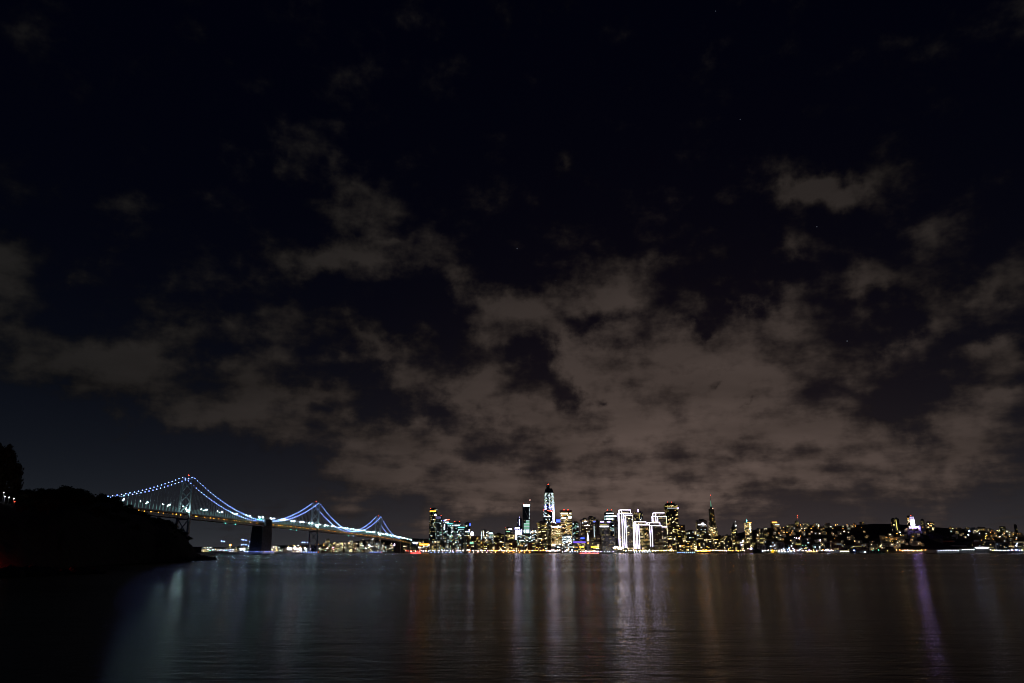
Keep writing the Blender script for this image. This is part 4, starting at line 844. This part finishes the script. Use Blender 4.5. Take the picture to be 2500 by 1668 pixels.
# ---------------------------------------------------------------- houses on the hills
rnd = random.Random(33)
def house_mesh(w, d, h, gable, wall):
    mb = MB(); mb.box((0, 0, -3), (w, d, h + 3)); return mb.mesh('wall', wall)
def roof_mesh(w, d, gable):
    mb = MB(); a, b = w / 2 + .3, d / 2 + .3
    if gable:
        mb.v = [Vector(p) for p in ((-a, -b, 0), (a, -b, 0), (a, b, 0), (-a, b, 0), (-a, 0, 3), (a, 0, 3))]
        mb.f = [(0, 1, 5, 4), (2, 3, 4, 5), (0, 4, 3), (1, 2, 5), (3, 2, 1, 0)]; mb.m = [0] * 5
    else: mb.box((0, 0, .004), (w + .5, d + .5, .7))
    return mb.mesh('roof', roof_m)
HS = [(w, d, h, house_mesh(w, d, h, g, paint[i % 4]), roof_mesh(w, d, g)) for i, (w, d, h, g) in enumerate([(9, 10, 7, 1), (8, 11, 10, 0), (12, 10, 8, 1), (14, 12, 13, 0), (10, 9, 9, 0), (18, 12, 16, 0)])]
WQ = {}
def pane(k, w, h):
    if (k, w) not in WQ: WQ[(k, w)] = MB().hexa([(-w / 2, -.12, 0), (w / 2, -.12, 0), (w / 2, 0, 0), (-w / 2, 0, 0), (-w / 2, -.12, h), (w / 2, -.12, h), (w / 2, 0, h), (-w / 2, 0, h)]).mesh('window', E_[k])
    return WQ[(k, w)]
nh = [0]
def house(px, Y, label, group, keys, nwin):
    i = nh[0]; nh[0] += 1; w, d, h, hm, rm = HS[rnd.choice((0, 1, 2, 3, 4, 4, 5)) if nwin < 5 else 5]
    p = gnd(px, Y); rz = -math.atan2(p.x, p.y) + rnd.choice((-.5, -.25, .2, .45))
    t = root('house', p, rz, label, 'house', group)
    for nm, me, z in (('wall', hm, 0), ('roof', rm, h)):
        o = bpy.data.objects.new(nm, me); COL.objects.link(o); o.parent = t; o.location = (0, 0, z)
    for k in range(nwin):
        o = bpy.data.objects.new('window', pane(rnd.choice(keys), rnd.choice((1.8, 2.6, 3.6)), 1.8)); COL.objects.link(o); o.parent = t
        o.location = (rnd.uniform(-.36, .36) * w, -d / 2 - .02, rnd.uniform(.8, max(1, h - 2.6)))
    return t
WKEY = ['warm', 'warm_hi', 'warm_hi', 'yellow', 'amber', 'amber', 'amber', 'cool_hi', 'warm']
GKEY = ['amber', 'amber', 'warm_hi', 'warm', 'amber', 'yellow', 'cool_hi']
HC = [((1850, 1930), (3450, 3900), 36, WKEY, 'small lit house on the slope below the amber-topped hill block', 'houses on the slope below the amber-topped block'),
      ((1925, 2050), (3300, 3950), 74, WKEY, 'small lit house on the hill below the twin-beacon tower', 'houses on the hill below the twin-beacon tower'),
      ((2050, 2130), (3200, 3900), 34, WKEY, 'small lit house on the saddle between the two hills', 'houses on the saddle between the hills'),
      ((2125, 2262), (2860, 2990), 62, WKEY, 'small lit house on the slope under the floodlit round tower', 'houses under the floodlit round tower'),
      ((2330, 2505), (3250, 3750), 78, GKEY, 'small amber-lit house on the far hill near the photo edge', 'houses on the far hill near the photo edge')]
for (xa, xb), (ya, yb), n, keys, lb, gr in HC:
    short = lb.replace('small lit house', 'lit house').replace('small amber-lit', 'amber-lit').replace(' near the photo edge', ' at the edge').replace('on the slope below', 'below').replace('on the slope under', 'under')
    for i in range(n):
        px, Y = rnd.uniform(xa, xb), rnd.uniform(ya, yb)
        if abs(px - 2238) < 14 and Y > 2930: Y = 2870
        f = (Y - ya) / (yb - ya); sub = ', low on the slope' if f < .33 else ', half way up' if f < .66 else ', high on the slope'
        sd = ' (left half)' if px < (xa + xb) / 2 else ' (right half)'
        house(px, Y, short + sub + (', left half' if 'left' in sd else ', right half'), gr + sub + sd, keys, rnd.choice((1, 1, 2, 2, 3)))
# trees on the wooded hill
for i in range(70):
    a = rnd.uniform(0, 1); px = 2140 + 260 * a; Y = rnd.uniform(2880, 3040); p = gnd(px, Y)
    if abs(px - 2238) < 17 and Y < 3000: continue
    if p.z < 18: continue
    tree(p - Vector((0, 0, 1)), rnd.uniform(8, 14), rnd.uniform(.6, .9), 'dark tree on the wooded hill around the floodlit tower', 'trees on the wooded hill')
for i in range(12):
    px = 1500 + rnd.uniform(-4, 320); Y = shore_y(tx(px) * 2850) + rnd.uniform(18, 40)
    tree(gnd(px, Y), rnd.uniform(6, 10), .7, 'dark street tree along the lit waterfront road', 'street trees on the waterfront')
# ---------------------------------------------------------------- piers
def pier(x0, x1, ytop, Y, label, lampkey=None, n=0, length=90):
    a, b = at(x0, 1350, Y), at(x1, 1350, Y); w = (b - a).length; c = Vector(((a.x + b.x) / 2, Y, 0)); rz = 0; zt = at((x0 + x1) / 2, ytop, Y).z
    t = root('pier_shed', c, 0, label, 'pier')
    MB().box(c + Vector((0, length / 2, 1.0)), (w + 6, length + 8, 1.3)).build('deck', dark_concrete, t)
    for k in range(int(w / 8) + 1): MB().tube([c + Vector((-w / 2 + k * 8, -2, -2)), c + Vector((-w / 2 + k * 8, -2, 1.2))], .45).build('pile', bark_m, t)
    wb = c + Vector((0, length / 2, 2.3)); MB().box(wb, (w, length, max(2, zt - 4.3)), 0).build('wall', dark_concrete, t)
    mb = MB(); z = zt - 2; y0, y1 = Y - .6, Y + length + .6; X0, X1 = c.x - w / 2 - .6, c.x + w / 2 + .6; m_ = c.x
    mb.hexa([(X0, y0, z), (X1, y0, z), (X1, y1, z), (X0, y1, z), (m_ - w * .1, y0, z + 2), (m_ + w * .1, y0, z + 2), (m_ + w * .1, y1, z + 2), (m_ - w * .1, y1, z + 2)]); mb.build('roof', roof_m, t)
    for k in range(max(1, int(w / 11))): MB().box(c + Vector((-w / 2 + 5.5 + 11 * k, -.1, 2.3)), (5, .2, 3.6)).build('door', steel, t)
    for k in range(n): put('shed_lamp', ball_mesh(lampkey), Vector((c.x - w / 2 + w * (k + .5) / n, Y - 3.5, zt - 2.5)), t, .72)
    return t
sy = lambda px: shore_y(tx(px) * 2900)
t = pier(1000, 1047, 1346, 3340, 'pier shed at the bridge landing with red edge light and pink lamps', 'lamp_pink', 5); p, q = at(1003, 1350.4, 3334), at(1047, 1350.4, 3334); MB().bar(p, q, .4, .8).build('edge_light', E_['edge_red'], t)
pier(1048, 1130, 1347, 3215, 'long dark pier shed with blue-white lamps below the apartment towers', 'lamp_blue', 9)
pier(1140, 1215, 1347, 3085, 'pier shed below the brick building with pink-white lamps', 'lamp_pink', 7)
pier(1222, 1300, 1347, 3010, 'pier shed with amber lamps below the faceted glass tower', 'lamp_amber', 6)
pier(1545, 1590, 1346, 2835, 'low pier building with white strip lights below the outlined towers', 'lamp_white', 7)
pier(1652, 1698, 1348, 2790, 'low pier with a row of blue-white lamps right of the outlined towers', 'lamp_blue', 9)
pier(1838, 1862, 1341, 2760, 'dark pier shed left of the yellow dome', None, 0)
pier(1898, 1942, 1345, 2740, 'pier shed with a row of white lamps right of the yellow dome', 'lamp_white', 6)
pier(1968, 1996, 1345, 2735, 'pier shed with cream lamps below the hill of lights', 'lamp_yellow', 6)
t = pier(2048, 2076, 1344, 2725, 'pier shed with one long unbroken yellow-white light line'); p, q = at(2051, 1346, 2722), at(2073, 1346, 2722); MB().bar(p, q, .6, 2.2).build('light_line', E_['strip_warm'], t)
pier(2090, 2160, 1344, 2730, 'long dark pier shed at the foot of the wooded hill', None, 0)
pier(2288, 2342, 1342, 2665, 'pier shed with nine evenly spaced blazing white lamps', 'lamp_white', 9)
pier(2348, 2380, 1340, 2655, 'pier shed with blazing white lamps next to the brightest lit pier end', 'lamp_white', 6)
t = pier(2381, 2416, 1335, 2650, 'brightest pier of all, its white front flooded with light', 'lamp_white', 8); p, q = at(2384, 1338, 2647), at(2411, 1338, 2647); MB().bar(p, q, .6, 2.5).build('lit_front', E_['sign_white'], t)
# yellow dome
p = at(1885.5, 1342, 2760); p.z = 2.6; d = root('dome_tent', p, 0, 'small glowing yellow dome on the waterfront', 'tent'); MB().lathe(p, [(5, 0), (5.2, 4), (4.4, 8), (2.4, 10.5), (.3, 12.5)], 14).build('shell', glowm('lit_canvas', (1, .55, .02), 1.1), d); MB().lathe(p, [(5.6, -.6), (5.6, .2)], 14).build('footing', concrete, d)
# ---------------------------------------------------------------- waterfront lamps
def lamps(x0, x1, n, keys, r0, r1, label, dy=(12, 40), h=(6, 10)):
    for i in range(n):
        px = x0 + (x1 - x0) * (i + rnd.uniform(.1, .9)) / n; Y = shore_y(tx(px) * 2900) + rnd.uniform(*dy); p = gnd(px, Y)
        lamp('street_lamp', p, rnd.uniform(*h), rnd.choice(keys), rnd.uniform(r0, r1), label, 'street lamp', 'lamps: ' + label)
lamps(986, 1048, 14, ['lamp_pink', 'lamp_pink', 'lamp_red', 'lamp_amber', 'lamp_white'], .6, 1.1, 'lamp on the shore road between bridge landing and apartment towers')
lamps(1048, 1142, 17, ['lamp_blue', 'lamp_violet', 'lamp_pink', 'lamp_white'], .6, 1.1, 'lamp on the shore road below the dark apartment towers')
lamps(1142, 1300, 38, ['lamp_pink', 'lamp_pink', 'lamp_white', 'lamp_amber', 'lamp_violet', 'lamp_amber'], .65, 1.2, 'lamp on the shore road between cup-shaped sign and glass tower')
lamps(1300, 1345, 9, ['lamp_amber', 'lamp_pink', 'lamp_amber'], .6, 1.0, 'amber or pink lamp on the shore road below the rounded skyscraper')
lamps(1340, 1368, 14, ['lamp_white', 'lamp_pink', 'lamp_white'], .8, 1.4, 'lamp in the dense bright cluster left of the ferry landing')
lamps(1368, 1500, 20, ['lamp_blue', 'lamp_white', 'lamp_violet'], .5, .9, 'small blue-white lamp at the dark ferry landing', (-14, -9), (2.5, 5))
lamps(1498, 1522, 14, ['lamp_white', 'lamp_white', 'lamp_yellow'], 1.9, 2.8, 'floodlight in the blazing white group left of the outlined towers', (20, 60), (12, 22))
lamps(1522, 1648, 28, ['lamp_yellow', 'lamp_pink', 'lamp_white', 'lamp_yellow'], .9, 1.6, 'lamp on the shore road below the outlined towers')
lamps(1697, 1730, 13, ['lamp_amber', 'lamp_amber', 'lamp_yellow'], 1.0, 1.7, 'lamp in the strong amber group below the pyramid tower')
lamps(1730, 1775, 11, ['lamp_pink', 'lamp_amber', 'lamp_violet'], .8, 1.3, 'pink or amber lamp on the shore right of the amber group')
lamps(1776, 1828, 9, ['lamp_pink', 'lamp_amber', 'lamp_yellow'], .6, 1.0, 'lamp on the shore below the hotel tower with glowing edge')
lamps(1850, 1960, 22, ['lamp_white', 'lamp_pink', 'lamp_yellow', 'lamp_blue'], .55, 1.0, 'lamp on the shore around the yellow dome')
lamps(1960, 2050, 15, ['lamp_yellow', 'lamp_white', 'lamp_violet', 'lamp_pink'], .55, 1.1, 'lamp on the shore below the twin-beacon hill')
lamps(2014, 2028, 5, ['lamp_violet', 'lamp_white'], 1.2, 1.9, 'lamp in the violet-white group left of the long yellow light line')
lamps(2090, 2180, 4, ['lamp_teal', 'lamp_white', 'lamp_yellow'], .6, .9, 'sparse lamp on the dark shore at the foot of the wooded hill')
lamps(2188, 2284, 16, ['lamp_amber', 'lamp_yellow', 'lamp_pink', 'lamp_white', 'lamp_amber'], .8, 1.4, 'lamp on the shore below the floodlit round tower')
lamps(2416, 2500, 18, ['lamp_white', 'lamp_blue', 'lamp_blue', 'lamp_yellow'], .6, 1.3, 'blue-white lamp on the shore right of the brightest pier')
def hill_lamps(x0, x1, Y0, Y1, n, keys, label, r=(.35, .75)):
    for i in range(n):
        p = gnd(rnd.uniform(x0, x1), rnd.uniform(Y0, Y1))
        lamp('hillside_lamp', p, rnd.uniform(5, 9), rnd.choice(keys), rnd.uniform(*r), label, 'street lamp', 'lamps: ' + label)
GOLD = ['lamp_amber', 'lamp_yellow', 'lamp_amber', 'lamp_yellow', 'lamp_amber', 'lamp_white']
hill_lamps(1850, 1935, 3300, 3900, 16, GOLD, 'gold street lamp on the slope below the amber-topped hill block')
hill_lamps(1935, 2060, 3200, 3950, 34, GOLD, 'gold street lamp on the hill of the twin-beacon tower')
hill_lamps(2060, 2130, 3100, 3900, 14, GOLD, 'gold street lamp on the saddle between the two hills')
hill_lamps(2130, 2222, 2850, 2960, 18, GOLD, 'gold street lamp on the slope left of the floodlit round tower', (.35, .65))
hill_lamps(2340, 2500, 3150, 3700, 46, GOLD, 'gold street lamp on the far hill near the photo edge', (.4, .8))
# big single lights
def spotlamp(px, py, Y, key, r, label, cat='lamp', grp=None):
    p = at(px, py, Y); g0 = Vector((p.x, p.y, gz(p.x, p.y) if Y > shore_y(p.x) else -2)); lamp('floodlight_mast' if p.z - g0.z > 9 else 'dock_lamp', g0, max(1.5, p.z - g0.z), key, r, label, cat, grp)
for a in [(1832.5, 1340, 2790, 'lamp_violet', 2.4, 'large blue-white lamp below the hotel tower with glowing edge'), (1835, 1339, 2795, 'lamp_blue', 1.6, 'second lamp of the blue-white pair below the hotel tower'),
          (1913, 1339.5, 2790, 'lamp_blue', 1.5, 'blue lamp above the piers, left of three'), (1927, 1339.3, 2790, 'lamp_blue', 2.0, 'blue lamp above the piers, middle and largest of three'), (1936, 1339.3, 2790, 'lamp_blue', 1.5, 'blue lamp above the piers, rightmost of three'),
          (1945, 1314, 3300, 'lamp_violet', 1.3, 'violet lamp on the slope, left of the pair'), (1951, 1314.3, 3300, 'lamp_violet', 1.8, 'violet lamp on the slope, brighter one of the pair'), (2003, 1318.5, 3250, 'lamp_violet', 1.7, 'violet-white lamp low on the twin-beacon hill'),
          (2366.5, 1297, 3350, 'lamp_blue', 2.2, 'tall blue-green lamp on the skyline of the far hill'), (2364, 1306, 3320, 'lamp_white', 1.6, 'white lamp just below the blue-green one on the far hill'), (2481, 1332, 2800, 'lamp_white', 2.0, 'tall white floodlight near the photo edge'), (2484, 1327, 2810, 'lamp_blue', 1.5, 'bluish floodlight next to the tall white one near the photo edge'),
          (2085, 1344, 2735, 'lamp_blue', 1.6, 'single blue lamp right of the long yellow light line'), (2112, 1348, 2720, 'lamp_white', 1.0, 'lone white lamp on the dark pier'), (1808, 1325, 3100, 'lamp_violet', 1.3, 'violet lamp above the shore right of the pyramid'), (1814, 1321, 3100, 'lamp_violet', 1.5, 'upper violet lamp above the shore right of the pyramid'), (1810, 1331, 3050, 'lamp_blue', 1.4, 'lower blue-violet lamp above the shore right of the pyramid'),
          (562.5, 1331.2, 5300, 'lamp_amber', 4.2, 'strong orange lamp in the distance between headland and anchorage'), (745.5, 1339.4, 4800, 'lamp_white', 4.0, 'blazing bluish lamp left of the middle bridge tower'), (758.7, 1341, 4760, 'lamp_violet', 2.2, 'violet lamp at the foot of the middle bridge tower'),
          (607, 1334, 5200, 'lamp_blue', 2.6, 'blue lamp right beside the anchorage'), (1335, 1345, 3010, 'lamp_violet', 1.1, 'small violet lamp on the dark shore below the rounded skyscraper'), (963, 1329, 4000, 'lamp_violet', 2.2, 'tall violet light panel lamp beyond the farthest tower'), (963, 1332, 4000, 'lamp_violet', 2.2, 'lower lamp of the violet pair beyond the farthest tower')]:
    spotlamp(*a)
for g_, pts in (('crane lamp high over the far shore between headland and anchorage', [(541, 1321.5), (547, 1322), (591, 1318), (595, 1318.3), (600.5, 1319), (590, 1330), (595, 1330), (600.5, 1330.2), (610, 1323)]), ('crane lamp high over the far shore left of the middle tower', [(978 - 240, 1324.2), (744, 1324.2), (751, 1324.2)])):
    for x, y in pts: spotlamp(x, y, 5150, 'lamp_blue', 1.7, g_, 'lamp', 'masts: ' + g_)
def far(x0, x1, y0, y1, n, keys, label, Y=(4700, 5400), r=(1.0, 1.9)):
    for i in range(n): spotlamp(rnd.uniform(x0, x1), rnd.uniform(y0, y1), rnd.uniform(*Y), rnd.choice(keys), rnd.uniform(*r), label, 'lamp', 'far lamps: ' + label)
far(500, 612, 1341, 1346, 22, ['lamp_blue', 'lamp_blue', 'lamp_yellow', 'lamp_white', 'lamp_teal'], 'far lamp on the shore between headland and anchorage', (5250, 5500))
far(660, 735, 1332, 1345, 20, ['lamp_yellow', 'lamp_amber', 'lamp_white', 'lamp_blue'], 'far lamp on the shore between anchorage and middle tower', (4900, 5300))
far(716, 736, 1337, 1342, 9, ['lamp_white', 'lamp_pink'], 'lamp in the far white cluster left of the middle tower', (4850, 4900), (1.8, 2.8))
far(790, 990, 1326, 1343, 44, ['lamp_yellow', 'lamp_white', 'lamp_pink', 'lamp_yellow', 'lamp_blue'], 'far lamp seen under the bridge between middle and farthest tower', (4300, 4800), (.9, 1.7))
# red lit roof far under the bridge
t = tower(793, 825, 1334, 4700, 0, .5, brick_m, 'white', .3, 0, 'arena', 'far building with glowing red-pink roof sign under the bridge'); sign(t, 'roof_sign', 799, 1336, 815, 1338.5, 'sign_pink'); sign(t, 'roof_sign', 821, 1335, 823, 1342, 'sign_red')
t = tower(699, 712, 1336, 4900, 0, .5, concrete, 'white', .3, 0, 'warehouse', 'far building with blank white lit screen left of the middle tower'); sign(t, 'screen', 701, 1337.5, 711, 1342, 'sign_white')
t = tower(584, 600, 1338, 5250, 0, .5, concrete, 'white', .3, 0, 'warehouse', 'far building with white lit front next to the anchorage'); sign(t, 'lit_front', 586, 1339, 597, 1342, 'sign_white')
# signs at the bridge landing
t = tower(1005, 1022, 1324, 3560, 0, .4, dark_concrete, 'dim', .2, 0, 'office_block', 'low block with blue-white roof sign at the bridge landing'); sign(t, 'roof_sign', 1008, 1324, 1019, 1326.6, 'sign_white'); sign(t, 'sign_edge', 1009, 1326.7, 1018, 1328, 'sign_blue')
t = tower(1022, 1049, 1327.5, 3470, 0, .4, brick_m, 'white', .4, 0, 'office_block', 'low block with long glowing orange-yellow roof sign'); [sign(t, 'roof_sign', a, 1327.9, b, 1331.2, 'sign_orange') for a, b in ((1024, 1031.6), (1032, 1038.2), (1038.8, 1047))]
# long far skyline ridge lights on the south hills are houses too
for i in range(46):
    px = rnd.uniform(520, 960); Y = rnd.uniform(6300, 7200); p = gnd(px, Y)
    if p.z < 12: continue
    t = root('house', p, -math.atan2(p.x, p.y), 'tiny lit house on the far hills seen under the bridge', 'house', 'houses on the far hills under the bridge')
    w, d, h, hm, rm = HS[rnd.choice((3, 5))]
    for nm, me, z in (('wall', hm, 0), ('roof', rm, h)):
        o = bpy.data.objects.new(nm, me); COL.objects.link(o); o.parent = t; o.location = (0, 0, z); 
    o = bpy.data.objects.new('window', pane(rnd.choice(WKEY), 3.6, 1.8)); COL.objects.link(o); o.parent = t; o.location = (0, -d / 2 - .02, h * .5); o.scale = (2.2, 1, 1.6)
